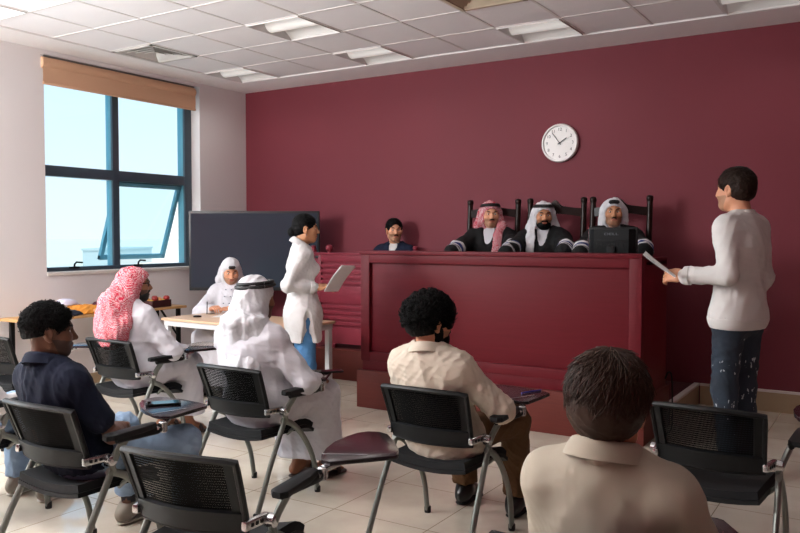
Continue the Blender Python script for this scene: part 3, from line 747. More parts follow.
# recessed lights
M['tube_lamp'] = mat('lamp basket', '#e2e0dc', .6, emit=.35)
M['refl'] = mat('lamp reflector', '#d9d7d4', .35, emit=.12)
def ceil_light(i, j, first=[None]):
    cx, cy = (TX[i] + TX[i+1])/2, (TY[j] + TY[j+1])/2
    lab = LLAB.get((i, j), 'square recessed ceiling light with curved white reflector out of view'); 
    if first[0] is None:
        t = thing('ceiling_light', lab, 'ceiling light', (cx, cy, ZC), PI/2, 'recessed ceiling lights'); a, b = .272, .262
        bm = bmesh.new()
        for lo, hi in (((-a-.006, -b-.006, 0), (-a, b+.006, .11)), ((a, -b-.006, 0), (a+.006, b+.006, .11)), ((-a, -b-.006, 0), (a, -b, .11)), ((-a, b, 0), (a, b+.006, .11)), ((-a, -b, .105), (a, b, .11))): box(bm, lo, hi)
        obj('housing', bm, M['white'], t, smooth=False)
        bm = bmesh.new()     # two curved reflectors left and right of the basket
        for sg in (-1, 1): sheet(bm, lambda u, v, sg=sg: (sg*(.055 + .21*u), -b*.99 + 2*b*.99*v, .098*math.cos(u*PI/2*.96)**.8 + .004), 10, 2, .003)
        obj('reflector', bm, M['refl'], t)
        bm = bmesh.new(); sheet(bm, lambda u, v: (.072*math.cos(PI*u), -b*.97 + 2*b*.97*v, .075 - .062*math.sin(PI*u)), 12, 2, .003); obj('lamp_cover', bm, M['tube_lamp'], t)
        first[0] = t
    else:
        t = copy_tree(first[0]); t.location = (cx, cy, ZC); t['label'] = lab
    return t
LLAB = {(0, 0): 'square recessed ceiling light above the corner of white and maroon walls', (3, 0): 'recessed ceiling light next to the maroon wall, above the tall black screen and clerk',
        (6, 0): 'recessed ceiling light next to the maroon wall, above the wall clock', (9, 0): 'recessed ceiling light at upper right edge, above the standing man in white sweater',
        (3, 2): 'recessed ceiling light further out from the maroon wall, near the top middle-left', (0, 5): 'recessed ceiling light at the upper left corner near the white wall'}
for ij in LIGHTS:
    if ij in LLAB: ceil_light(*ij)
VLAB = {(0, 2): 'square louvred air vent in the ceiling above the window blind', (6, 2): 'square louvred air vent at the top edge, left of the light above the clock'}
M['ventm'] = mat('vent metal', '#c9c6c2', .5); M['ventw'] = mat('beige vent metal', '#bfae98', .5)
for ij in VENTS:
    cx, cy = (TX[ij[0]] + TX[ij[0]+1])/2, (TY[ij[1]] + TY[ij[1]+1])/2; mm = M['ventm' if ij[0] == 0 else 'ventw']
    t = thing('ceiling_vent', VLAB[ij], 'air vent', (cx, cy, ZC), 0, 'ceiling air vents'); a, b = .262, .272
    bm = bmesh.new()
    for s in (1.0,):
        for lo, hi in (((-a, -b, .0), (-a+.03, b, .012)), ((a-.03, -b, 0), (a, b, .012)), ((-a, -b, 0), (a, -b+.03, .012)), ((-a, b-.03, 0), (a, b, .012))): box(bm, lo, hi)
    obj('vent_frame', bm, mm, t, smooth=False)
    bm = bmesh.new(); box(bm, (-a, -b, .12), (a, b, .125)); obj('vent_back', bm, M['black'], t, smooth=False)
    for k in range(4):
        bm = bmesh.new(); w0 = .235 - .055*k; w1 = w0 - .05; z0, z1 = .004, .05
        for q in range(4):
            c, s_ = math.cos(q*PI/2), math.sin(q*PI/2)
            def rt(x, y, z): return (x*c - y*s_, x*s_ + y*c, z)
            vs = [bm.verts.new(rt(*p)) for p in ((-w0, -w0, z0), (w0, -w0, z0), (w1, -w1, z1), (-w1, -w1, z1), (-w0, -w0, z0+.004), (w0, -w0, z0+.004), (w1, -w1, z1+.004), (-w1, -w1, z1+.004))]
            for f in ((0, 1, 2, 3), (7, 6, 5, 4), (0, 4, 5, 1), (1, 5, 6, 2), (2, 6, 7, 3), (3, 7, 4, 0)): bm.faces.new([vs[i] for i in f])
        obj('louvre', bm, mm, t, smooth=False)
# window in the left wall
def window(name, ya, yb, sashes):
    xo, xi = XL - .20, XL - .13; b = bmesh.new(); w = .05; ym = (ya + yb)/2 - .075; zm = 2.03
    for i, (lo, hi) in enumerate((((ya, Z0), (ya+w, Z1)), ((yb-w-.05, Z0), (yb, Z1)), ((ya, Z0), (yb, Z0+.05)), ((ya, Z1-w), (yb, Z1)), ((ym-.028, Z0), (ym+.048, Z1)), ((ya, zm-.05), (yb, zm+.05)))):
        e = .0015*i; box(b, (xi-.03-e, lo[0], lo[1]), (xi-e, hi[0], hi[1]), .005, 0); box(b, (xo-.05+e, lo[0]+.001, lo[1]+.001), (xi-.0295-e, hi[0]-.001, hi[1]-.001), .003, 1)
    W = struct(name, b, [M['frame'], M['sky_tint']])
    for (a, c, z0, z1) in ((ya+w, ym-.02, zm+.045, Z1-w), (ym+.04, yb-w-.04, zm+.045, Z1-w), (ya+w, ym-.02, Z0+.045, zm-.045)):
        b = bmesh.new(); box(b, (xo+.0, a, z0), (xo+.006, c, z1)); struct('window_pane', b, M['glass'], W, smooth=False)
    a, c = ym+.05, yb-w-.055; L = zm - .055 - Z0 - .05; f = .045; ang = math.radians(20) if sashes else 0; b = bmesh.new()
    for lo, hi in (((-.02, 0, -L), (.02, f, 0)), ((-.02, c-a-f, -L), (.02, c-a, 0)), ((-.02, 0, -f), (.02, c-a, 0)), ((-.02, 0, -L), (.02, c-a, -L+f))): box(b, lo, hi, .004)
    S = struct('window_sash', b, M['sky_tint'], W, loc=(xo, a, zm-.055), rot=(0, ang, 0))
    b = bmesh.new(); box(b, (-.003, f, -L+f), (.003, c-a-f, -f)); struct('sash_pane', b, M['sashglass'], S, smooth=False)
    if sashes:
        for yc in ((ya+ym)/2 - .06, ym + .26):
            b = bmesh.new(); M4 = Matrix.Translation((xi+.005, yc, Z0+.045))
            box(b, (-.012, -.05, -.01), (.012, .05, .008), .004, M=M4); tube(b, [M4 @ Vector(p) for p in ((0, 0, 0), (.005, 0, .03), (.02, .01, .05), (.03, .07, .045))], .009, n=8); struct('window_handle', b, M['black'], W)
        b = bmesh.new(); tube(b, [(xo, c-.02, zm-.09), (xo - math.sin(ang)*.3, c-.02, zm-.06-math.cos(ang)*.34)], .008, n=6); struct('stay_arm', b, M['chrome'], W)
    return W
window('window_1', WIN[0][0], WIN[0][1], True); window('window_2', WIN[1][0], WIN[1][1], False)
bm = bmesh.new(); box(bm, (XL - .135, 4.362, Z0 - .02), (XL + .012, 6.238, Z0 + .012), .003); struct('trim_1', bm, M['trimwhite'], smooth=False)
t = thing('roller_blind', 'tan roller blind rolled up at the top of the window', 'blind', (XL - .03, 5.26, 3.055))
bm = bmesh.new(); box(bm, (-.05, -.93, -.012), (.03, .91, .0), .003); obj('top_rail', bm, M['ventm2'], t)
bm = bmesh.new(); lathe(bm, [(.052, -.925), (.056, -.92), (.056, .90), (.052, .905)], 24, M=Matrix.Translation((.012, 0, -.07)) @ Matrix.Rotation(-PI/2, 4, 'X')); obj('blind_roll', bm, M['blind'], t)
bm = bmesh.new(); sheet(bm, lambda u, v: (.048 + .006*math.sin(v*3), -.92 + 1.82*u, -.08 - .175*v), 20, 8, .003); obj('blind_fabric', bm, M['blind'], t)
bm = bmesh.new(); box(bm, (.038, -.92, -.268), (.062, .90, -.245), .006); obj('bottom_bar', bm, M['blind'], t)
# skirting
bm = bmesh.new(); box(bm, (-1.40, YB - .014, 0), (XR, YB, .172), .002, 0); box(bm, (-1.40, YB - .022, .158), (XR, YB, .178), .002, 1); struct('baseboard_back', bm, [M['tilebeige'], M['trimwhite']])
bm = bmesh.new(); box(bm, (XL, YF, 0), (XL + .014, YB, .10), .003); struct('baseboard_left', bm, M['tilebeige'])

# ------------------------------------------------------------------ outside
m = mat('pale sand ground', '#f2eadc', .95, vary=.06, vscale=.05)
bm = bmesh.new(); box(bm, (-4000, -1500, -5.2), (-9, 5000, -5)); struct('ground_outside', bm, m, smooth=False)
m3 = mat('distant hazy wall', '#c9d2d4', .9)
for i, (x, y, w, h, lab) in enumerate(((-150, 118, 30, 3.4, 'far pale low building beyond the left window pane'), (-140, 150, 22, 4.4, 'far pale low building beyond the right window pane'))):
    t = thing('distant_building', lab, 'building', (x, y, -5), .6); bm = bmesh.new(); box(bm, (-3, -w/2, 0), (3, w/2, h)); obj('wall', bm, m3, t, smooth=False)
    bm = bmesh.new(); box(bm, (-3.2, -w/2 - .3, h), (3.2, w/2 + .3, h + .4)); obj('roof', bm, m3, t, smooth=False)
# ------------------------------------------------------------------ bench, dais, railing
YBN = 5.353
t = thing('judges_bench', 'long maroon wooden judges bench with a recessed front panel', 'bench', (-3.77, YBN, 0))
Lb = 2.31; Hb = 1.30; dp = .68; zb = .39
bm = bmesh.new(); box(bm, (.0, .03, zb), (Lb, .06, Hb - .03), .003); obj('front_panel', bm, M['mwood'], t)
bm = bmesh.new()
for lo, hi in (((0, 0, zb), (.085, .032, Hb - .03)), ((Lb - .085, 0, zb), (Lb, .032, Hb - .03)), ((.085, 0, Hb - .10), (Lb - .085, .032, Hb - .03)), ((.085, 0, zb), (Lb - .085, .032, zb + .075))): box(bm, lo, hi, .004)
obj('panel_frame', bm, M['mwood'], t)
bm = bmesh.new(); box(bm, (-.006, -.014, Hb - .032), (Lb + .006, .16, Hb), .006); obj('top_ledge', bm, M['mwood'], t)
bm = bmesh.new(); box(bm, (-.006, .10, Hb - .085), (Lb + .0, dp, Hb - .055), .004); obj('desk_top', bm, M['mwood'], t)
for x in (0, Lb - .035):
    bm = bmesh.new(); box(bm, (x, .055, .31), (x + .035, dp, Hb - .034), .003); obj('side_panel', bm, M['mwood'], t)
bm = bmesh.new(); box(bm, (.01, .012, .31), (Lb - .01, .05, zb + .002), .003); obj('toe_recess', bm, M['mwood'], t)
bm = bmesh.new(); box(bm, (-.025, -.025, 0), (Lb + .03, dp - .01, .312), .006); obj('plinth', bm, M['pwood'], t)
t = thing('platform', 'maroon carpeted raised platform behind the judges bench with beige tiled side', 'platform', (0, 0, 0))
bm = bmesh.new(); box(bm, (-5.0, 6.36, 0), (-1.72, YB - .002, .30), .004); box(bm, (-1.72, 6.035, 0), (-1.425, YB - .002, .172), .003); box(bm, (-3.7, 6.036, 0), (-1.72, 6.37, .30), .003); obj('carpet_deck', bm, M['carpet'], t)
bm = bmesh.new(); box(bm, (-1.425, 6.035, 0), (-1.41, YB - .001, .160), .001, 0); box(bm, (-1.45, 6.035, .158), (-1.405, YB - .001, .178), .002, 1); obj('tiled_side', bm, [M['tilebeige'], M['trimwhite']], t)
# railing
t = thing('slatted_railing', 'maroon slatted wooden railing panel left of the bench with a round knob on top', 'railing', (-5.03, 6.32, 0))
bm = bmesh.new(); W = 1.20
zs = [1.225]; ZT = 1.255
slots = [.52, .575, .63, .685, .74, 0, .93, .985, 1.04, 1.095, 1.15]
box(bm, (0, 0, .345), (.085, .03, ZT - .02), .003); box(bm, (W - .1, 0, .345), (W, .03, ZT - .02), .003)
edges = [.345] + [z for z in slots if z] + [ZT - .02]
for a, b in zip(edges, edges[1:]): box(bm, (.08, .003, a + (.011 if a > .4 else 0)), (W - .09, .028, b - (.011 if b < 1.2 else 0)), .002)
box(bm, (.07, .026, .35), (W - .09, .034, ZT - .03)) ; obj('slatted_panel', bm, M['mwood2'], t)
bm = bmesh.new(); box(bm, (-.005, -.012, ZT - .024), (W, .05, ZT), .005); obj('top_rail', bm, M['mwood2'], t)
for x in (-.045, W - .03):
    bm = bmesh.new(); box(bm, (x, .0, .30), (x + .045, .05, ZT + .03), .004); lathe(bm, [(.018, ZT+.03), (.026, ZT+.045), (.026, ZT+.06), (.012, ZT+.072)], 14, c=(x + .022, .025, 0)); obj('post', bm, M['mwood2'], t)
bm = bmesh.new(); lathe(bm, [(.02, ZT), (.02, ZT+.012), (.033, ZT+.022), (.040, ZT+.042), (.036, ZT+.062), (.022, ZT+.074), (.006, ZT+.078)], 20, c=(.18, .02, 0)); obj('knob', bm, M['mwood2'], t)
for x in (.2, .75):
    bm = bmesh.new(); box(bm, (x, .0, .30), (x + .06, .04, .35), .003); obj('foot', bm, M['mwood2'], t)
bm = bmesh.new(); box(bm, (.012, -.004, ZT - .062), (.058, .002, ZT - .036), .001); obj('name_tag', bm, M['bw'], t)
t = thing('railing_plinth', 'red brown wooden plinth under the slatted railing', 'plinth', (-5.08, 6.25, 0)); bm = bmesh.new()
box(bm, (0, 0, 0), (1.28, .10, .285), .005); obj('plinth_face', bm, M['pwood'], t); bm = bmesh.new(); box(bm, (-.01, -.012, .285), (1.28, .11, .30), .004); obj('plinth_top', bm, M['pwood'], t)
# cable beside the bench
bm = bmesh.new(); tube(bm, spline([(-1.455, 6.0, .36), (-1.43, 5.98, .41), (-1.40, 5.95, .40), (-1.385, 5.92, .28), (-1.38, 5.9, .03), (-1.38, 5.75, .008), (-1.37, 5.5, .008)], 8), .006, n=8)
tag(obj('power_cable', bm, M['black']), 'black cable hanging down the right side of the bench to the floor', 'cable')
# clock
t = thing('wall_clock', 'round white wall clock with black numerals on the maroon wall', 'clock', (-2.655, YB, 2.273)); CM = Matrix.Rotation(PI/2, 4, 'X')
bm = bmesh.new(); lathe(bm, [(.150, 0), (.174, .004), (.176, .03), (.168, .043), (.158, .043), (.154, .028)], 48, M=CM); obj('clock_rim', bm, mat('clock rim', '#d9d6d4', .3), t)
bm = bmesh.new(); lathe(bm, [(.156, .02), (.156, .027)], 48, M=CM); obj('clock_face', bm, mat('clock face', '#e6e6e4', .5), t)
ink = mat('clock ink', '#2c3136', .5)
for i in range(1, 13):
    a = PI/2 - i*PI/6; MM = Matrix.Translation((.124*math.cos(a), -.0282, .124*math.sin(a))) @ CM
    obj('numeral', text_bm(str(i), .040, .0008, MM), ink, t, smooth=False)
def hand_(ang, L, w, nm):
    bm = bmesh.new(); box(bm, (-w/2, -.0345 if nm == 'hour_hand' else -.0365, -.02), (w/2, -.033 if nm == 'hour_hand' else -.035, L)); o = obj(nm, bm, ink, t, smooth=False); o.rotation_euler = (0, math.radians(ang), 0)
hand_(57, .08, .008, 'hour_hand'); hand_(-37, .118, .005, 'minute_hand')
bm = bmesh.new(); lathe(bm, [(.007, .027), (.007, .039)], 16, M=CM); obj('hand_pin', bm, ink, t)
# display screen on a stand
t = thing('display_screen', 'large black flat display screen standing behind the writing man', 'screen', (-5.80, 6.28, 0), math.radians(32.3)); w = 1.385
bm = bmesh.new(); box(bm, (-w/2, -.03, .84), (w/2, .03, 1.685), .008); obj('screen_case', bm, M['bezel'], t)
bm = bmesh.new(); box(bm, (-w/2 + .022, -.0315, .875), (w/2 - .022, -.029, 1.66)); obj('screen_panel', bm, M['screen'], t, smooth=False)
for x in (-.4, .4):
    bm = bmesh.new(); box(bm, (x - .03, .03, .04), (x + .03, .07, 1.4), .005); box(bm, (x - .04, -.25, .0), (x + .04, .18, .05), .01); obj('stand_leg', bm, M['bezel'], t)
bm = bmesh.new(); box(bm, (-.4, .035, .45), (.4, .065, .52), .005); obj('stand_crossbar', bm, M['bezel'], t)
# monitor with its back to us
t = thing('computer_monitor', 'black computer monitor on the bench seen from behind, in front of right judge', 'monitor', (-1.775, 5.72, 1.246), math.radians(4))
bm = bmesh.new(); box(bm, (-.178, .0, .03), (.178, .022, .238), .006); obj('bezel', bm, M['black'], t)
bm = bmesh.new(); v = [(-.165, 0), (.165, 0), (.125, -.045), (-.125, -.045)]
prism(bm, v, .04, .225, .01); obj('back_cover', bm, M['dgrey'], t)
obj('maker_lettering', text_bm('DELL', .038, .001, Matrix.Translation((0.0, -.0465, .188)) @ Matrix.Diagonal((1.25, 1, .62, 1)) @ Matrix.Rotation(PI/2, 4, 'X')), mat('grey lettering', '#70757a', .4), t, smooth=False)
bm = bmesh.new(); box(bm, (-.12, -.0475, .136), (.12, -.0445, .146), .001)
for k in range(12): box(bm, (-.11 + k*.019, -.047, .09), (-.101 + k*.019, -.0445, .122), .0008)
obj('vent_slots', bm, M['black'], t)
bm = bmesh.new(); box(bm, (-.03, -.06, .01), (.03, -.035, .1), .006); box(bm, (-.11, -.12, 0), (.11, .07, .014), .006); obj('stand', bm, M['dgrey'], t)
bm = bmesh.new(); box(bm, (-.1795, .002, .035), (-.1775, .02, .233)); obj('side_strip', bm, M['chrome'], t, smooth=False)
# judges' high-backed chairs
def judge_chair(x, lab, wdt, yy=6.62):
    t = thing('high_back_chair', lab, 'chair', (x, yy, .30), 0, 'carved high-backed judges chairs'); h = 1.445; w = wdt/2
    for s in (-1, 1):
        bm = bmesh.new(); tube(bm, [(s*w, .04, .0), (s*w, .03, .5), (s*w, .05, 1.0), (s*w, .08, h - .03)], [.024, .026, .026, .024], n=12)
        lathe(bm, [(.022, h - .04), (.028, h - .025), (.030, h - .005), (.024, h + .01), (.012, h + .016)], 14, c=(s*w, .08, 0)); obj('back_post', bm, M['dwood'], t)
        bm = bmesh.new(); box(bm, (s*w - .024, -.45, 0), (s*w + .024, -.40, .52), .006); obj('front_leg', bm, M['dwood'], t)
    def crest(u, v):
        xx = -w + 2*w*u; top = h - .07 + .05*math.exp(-((u - .5)/.08)**2) + .012*math.cos((u - .5)*2*PI); bot = h - .16 + .03*math.sin(u*PI)
        return (xx, .075 - .03*math.sin(u*PI), bot + (top - bot)*v)
    bm = bmesh.new(); sheet(bm, crest, 24, 4, .028); obj('crest_rail', bm, M['dwood'], t)
    bm = bmesh.new(); box(bm, (-w, .03, .62), (w, .055, .70), .006); obj('lower_rail', bm, M['dwood'], t)
    for k in (-.6, -.2, .2, .6):
        bm = bmesh.new(); box(bm, (k*w - .016, .035, .70), (k*w + .016, .055, 1.02), .004); obj('spindle', bm, M['dwood'], t)
    bm = bmesh.new(); box(bm, (-w, .03, 1.0), (w, .055, 1.06), .006); obj('middle_rail', bm, M['dwood'], t)
    bm = bmesh.new(); box(bm, (-w, -.46, .54), (w, .03, .62), .015); obj('seat', bm, M['bw'], t)
    return t
judge_chair(-3.20, 'dark wood high-backed chair behind the judge in red and white headscarf', .49)
judge_chair(-2.585, 'dark wood high-backed chair behind the middle judge', .50)
judge_chair(-2.01, 'dark wood high-backed chair behind the judge at the monitor', .485)

# ------------------------------------------------------------------ training chairs with folding tablet
def chair(label, loc, rz, tab=0, first=[None]):
    if first[0] is not None:
        t = copy_tree(first[0]); t.location = loc; t.rotation_euler = (0, 0, rz*D2R); t['label'] = label
    else:
        t = first[0] = thing('training_chair', label, 'chair', loc, rz*D2R, 'black mesh-back training chairs')
        def seatf(u, v):
            x = -.205 + .41*u; y = -.17 + .40*v
            return (x*(1 - .08*(1-v)), y, .385 + .02*(2*u-1)**2 - .012*math.sin(PI*u)*math.sin(PI*v) - .9*max(0, v-.8)**2)
        bm = bmesh.new(); sheet(bm, seatf, 14, 14, .032); obj('seat', bm, M['blacksoft'], t)
        bm = bmesh.new(); sheet(bm, lambda u, v: (lambda p: (p[0]*1.03, p[1]*1.02, p[2] - .026))(seatf(u, v)), 10, 10, .018); obj('seat_pan', bm, M['dgrey'], t)
        # back: curved frame round a mesh panel, solid lower band
        def bk(u, v, off=0):       # u across, v up
            x = (-.215 + .43*u)*(1 - .07*(1 - v)); y = -.125 - .085*v**1.1 - .045*math.sin(PI*u)
            return Vector((x, y + off, .488 + .252*v - .012*(2*u-1)**2*v))
        bm = bmesh.new(); e = [bk(i/16, 1) for i in range(17)] + [bk(1, 1 - j/8) for j in range(1, 9)] + [bk(1 - i/16, 0) for i in range(1, 17)] + [bk(0, j/8) for j in range(1, 8)]
        tube(bm, e + [e[0]], .012, n=8, cap=False, flat=1.3, up=(0, 1, 0)); BF = obj('back_frame', bm, M['black'], t)
        bm = bmesh.new(); sheet(bm, lambda u, v: bk(.03 + .94*u, .26 + .71*v, .002), 16, 10, .003); obj('mesh_panel', bm, M['mesh'], BF)
        bm = bmesh.new(); sheet(bm, lambda u, v: bk(.01 + .98*u, .01 + .27*v, -.006), 16, 5, .018); obj('lumbar_band', bm, M['dgrey'], BF)
        for ua, ub in ((.015, .085), (.915, .985)):
            bm = bmesh.new(); sheet(bm, lambda u, v: bk(ua + (ub-ua)*u, .05 + .93*v, -.002), 2, 8, .012); obj('frame_rib', bm, M['black'], BF)
        for s in (-1, 1):
            x = s*.245
            bm = bmesh.new(); tube(bm, [(x*1.06, -.29, .0), (x*1.03, -.17, .25), (x, -.05, .46)], .0125, n=12, flat=1.25, up=(0, 1, 0)); L = obj('leg', bm, M['tube'], t)
            bm = bmesh.new(); lathe(bm, [(.016, 0), (.017, .004), (.017, .03), (.014, .034)], 12, c=(x*1.06, -.287, 0)); obj('foot_cap', bm, M['rubber'], L)
            bm = bmesh.new(); tube(bm, spline([(x, -.07, .46), (x*.99, .02, .42), (x*.98, .12, .32), (x*.97, .20, .18), (x*.96, .235, .0)], 6), .0125, n=12, flat=1.25, up=(0, 1, 0)); L = obj('leg', bm, M['tube'], t)
            bm = bmesh.new(); lathe(bm, [(.016, 0), (.017, .004), (.017, .03), (.014, .034)], 12, c=(x*.96, .234, 0)); obj('foot_cap', bm, M['rubber'], L)
            p0 = Vector((s*.212, -.165, .515)); RM = Matrix.Translation(p0) @ Matrix.Rotation(-s*.16, 4, 'Z')
            bm = bmesh.new(); box(bm, (-.011, 0, -.016), (.011, .115, .016), .007, M=RM); B = obj('bracket', bm, M['chrome'], t)
            bm = bmesh.new(); lathe(bm, [(.017, -.019), (.023, -.015), (.023, .015), (.017, .019)], 18, c=(x, -.055, .505), M=Matrix.Rotation(PI/2, 4, 'Y')); obj('pivot_hub', bm, M['chrome'], B)
            bm = bmesh.new(); tube(bm, [(x, -.055, .505), (x, -.04, .45)], .014, n=10); obj('frame_joint', bm, M['tube'], t)
            bm = bmesh.new(); tube(bm, [(s*.19, .03, .362), (x*.985, .04, .405)], .010, n=8); obj('seat_support', bm, M['tube'], t)
            for k in range(3):
                bm = bmesh.new(); box(bm, (-.002, -.006, -.006), (.002, .006, .006), .001, M=RM @ Matrix.Translation((s*.0115, .03 + .022*k, 0))); obj('stud', bm, M['dgrey'], B)
        # right arm
        bm = bmesh.new(); tube(bm, [(.245, -.05, .48), (.262, -.04, .53), (.288, .0, .605)], [.013, .013, .014], n=10, flat=1.5, up=(0, 1, 0)); obj('arm_post', bm, M['tube'], t)
        bm = bmesh.new(); tube(bm, [(.288, -.06, .598), (.295, .04, .596), (.315, .13, .600), (.318, .145, .605)], .014, n=8, flat=1.5); obj('arm_bracket', bm, M['black'], t)
        bm = bmesh.new(); prism(bm, [(a + .042, b + .135) for a, b in [(.242, -.255), (.258, -.275), (.29, -.28), (.306, -.255), (.296, -.1), (.282, -.015), (.262, .0), (.244, -.015), (.244, -.1)]], .608, .632, .008); obj('armrest', bm, M['dgrey'], t)
        bm = bmesh.new(); tube(bm, [(.315, .12, .605), (.318, .16, .605)], .013, n=10); H = obj('tablet_hinge', bm, M['chrome'], t)
        bm = bmesh.new(); lathe(bm, [(.016, .583), (.019, .587), (.019, .625), (.015, .629)], 16, c=(.318, .16, 0)); obj('hinge_barrel', bm, M['chrome'], H)
        hx, hy = .205, .04
        pts = [(.192, .049), (.165, .105), (.145, .19), (.135, .28), (.14, .37), (.16, .44), (.19, .475), (.235, .485), (.28, .46), (.34, .37), (.40, .26), (.42, .205), (.415, .185), (.34, .125), (.232, .035)]
        bm = bmesh.new(); prism(bm, [(a - hx, b - hy) for a, b in pts], .632, .648, .005); T = obj('tablet', bm, M['tablet'], t, loc=(.318, .165, 0))
        bm = bmesh.new(); tube(bm, [(-.04, .068, .6485), (.115, .118, .6485)], .0022, n=6); obj('tablet_seam', bm, M['chrome'], T)
        bm = bmesh.new(); tube(bm, [(.0, .0, .62), (.03, .06, .627)], .013, n=10); obj('tablet_mount', bm, M['chrome'], T)
    for ch in t.children:
        if ch.name.startswith('tablet') and 'hinge' not in ch.name: ch.rotation_euler = (0, 0, tab*D2R)
    return t
CH = {}
CH['D'] = chair('black training chair under the curly-haired man in cream shirt', (-1.79, 3.236, 0), 0, 48)
CH['C'] = chair('black training chair under the man in white headscarf with black cord seen from behind', (-2.944, 3.192, 0), 0, 80)
CH['A'] = chair('black training chair under the man in navy shirt', (-2.958, 2.119, 0), 2, 55)
CH['B'] = chair('black training chair under the man in the red and white headscarf', (-4.392, 3.561, 0), 0, 30)
CH['E'] = chair('empty black training chair at the front, left of centre, tablet swung outward', (-1.945, 1.915, 0), 10, 2)
CH['F'] = chair('empty black training chair at the right edge of the photo', (-.63, 3.50, 0), -2, 4)
CH['G'] = chair('black training chair under the dark-haired man in the foreground', (-.58, 1.86, 0), 3, 80)
CH['H'] = chair('empty black training chair at the left edge under the window wall', (-5.25, 3.25, 0), 2, 0)
CH['I'] = chair('black training chair cut off by the left edge, beside the navy shirt man', (-3.93, 2.2, 0), 8, 60)
# ------------------------------------------------------------------ tables
t = thing('writing_table', 'beige topped table with white metal legs in front of the writing man', 'table', (-4.62, 4.9, 0), math.radians(-2)); a, b = .70, .32
bm = bmesh.new(); box(bm, (-a, -b, .70), (a, b, .722), .005); obj('table_top', bm, M['desk'], t)
bm = bmesh.new(); 
for lo, hi in (((-a+.02, -b+.015, .655), (a-.02, -b+.04, .70)), ((-a+.02, b-.04, .655), (a-.02, b-.015, .70)), ((-a+.02, -b+.02, .655), (-a+.045, b-.02, .70)), ((a-.045, -b+.02, .655), (a-.02, b-.02, .70))): box(bm, lo, hi, .003)
obj('apron', bm, M['tabwhite'], t)
for x in (-a+.045, a-.045):
    for y in (-b+.04, b-.04):
        bm = bmesh.new(); box(bm, (x-.022, y-.022, .0), (x+.022, y+.022, .70), .004); obj('leg', bm, M['tabwhite'], t)
t = thing('side_table', 'narrow light wood table with black folding legs along the window wall', 'table', (-6.33, 4.75, 0)); a, b = .20, .88
bm = bmesh.new(); box(bm, (-a, -b, .69), (a, b, .715), .005); obj('table_top', bm, M['oak'], t)
for y in (-b+.10, b-.08):
    for x in (-a+.04, a-.04):
        bm = bmesh.new(); box(bm, (x-.018, y-.018, 0), (x+.018, y+.018, .69), .003); obj('leg', bm, M['black'], t)
    bm = bmesh.new(); box(bm, (-a+.04, y-.012, .12), (a-.04, y+.012, .15), .003); obj('crossbar', bm, M['black'], t)
    bm = bmesh.new(); s = 1 if y < 0 else -1; tube(bm, [(a-.04, y, .40), (a-.04, y+s*.22, .69)], .011, n=8); obj('brace', bm, M['black'], t)
# things on the side table
def heap(name, label, cat, c, r, m, seed, amp=.012):
    V = Vol(V3((-r[0], -r[1], 0))*1.3, V3((r[0], r[1], r[2]))*1.5, .008); V.el((0, 0, 0), r); q = np.random.RandomState(seed)
    for i in range(5): p = V3((q.uniform(-.6, .6)*r[0], q.uniform(-.6, .6)*r[1], r[2]*.5)); V.rc(p, p + V3((q.uniform(-.5, .5)*r[0], q.uniform(-.5, .5)*r[1], 0)), r[2]*.4, k=.02)
    V.half((0, 0, .002), (0, 0, -1)); v, f = V.nets(1); v = displace(v, f, amp, 38, seed, (1, 1, .5)); v[:, 2] = np.maximum(v[:, 2], .001)
    o = npmesh(name, v, f, m); o.location = c; return tag(o, label, cat)
heap('folded_cloth', 'orange and yellow scarf heaped on the side table', 'scarf', (-6.27, 4.50, .715), (.12, .20, .085), mat('orange scarf', '#c9822c', .8, vary=.35, vscale=14), 3)
heap('folded_cloth', 'dark maroon cloth heaped on the side table', 'scarf', (-6.38, 4.82, .715), (.11, .18, .09), mat('maroon scarf', '#4b1a2c', .85, vary=.3, vscale=18), 4)
heap('folded_cloth', 'dark navy cloth at the front edge of the side table', 'scarf', (-6.21, 4.28, .715), (.09, .2, .055), mat('navy cloth', '#1b2030', .85), 5, .008)
heap('folded_cloth', 'peach cloth between dark cloths on the side table', 'scarf', (-6.2, 4.62, .715), (.05, .08, .05), mat('peach cloth', '#d59f74', .85), 6, .006)
heap('folded_cloth', 'second dark navy cloth beside the peach cloth', 'scarf', (-6.21, 4.86, .715), (.08, .14, .06), mat('dark navy cloth', '#20242e', .85), 9, .008)
heap('white_cap', 'white cap lying on top of the orange scarf', 'cap', (-6.40, 4.44, .79), (.09, .11, .06), mat('cap cloth', '#cfcde0', .8), 7, .003)
t = thing('snack_box', 'dark red box filled with yellow and red fruit on the side table', 'box', (-6.23, 5.33, .715), .1)
bm = bmesh.new()
for lo, hi in (((-.07, -.13, 0), (.07, .13, .008)), ((-.07, -.13, 0), (-.062, .13, .07)), ((.062, -.13, 0), (.07, .13, .07)), ((-.07, -.13, 0), (.07, -.122, .07)), ((-.07, .122, 0), (.07, .13, .07))): box(bm, lo, hi, .002)
obj('box_tray', bm, mat('dark red card', '#3a1216', .6), t)
fr = [mat('yellow fruit', '#d8b24a', .5), mat('red fruit', '#8e2420', .4), mat('peach fruit', '#d99a5c', .5)]
for i in range(10):
    bm = bmesh.new(); r = .032; bmesh.ops.create_uvsphere(bm, u_segments=14, v_segments=10, radius=r)
    for v in bm.verts: v.co.z *= .9; v.co += v.normal*0 + Vector((0, 0, -.006*math.exp(-((v.co.x**2 + v.co.y**2)/.0001)) if v.co.z > 0 else 0))
    o = obj('fruit', bm, fr[(i*2) % 3]); o.location = (-6.23 + (-.03 if i % 2 else .03), 5.235 + .048*(i//2), .715 + .05 + .018*(i % 3))
    tag(o, 'small round fruit piled in the dark red box on the side table', 'fruit', 'fruit in the dark red box')
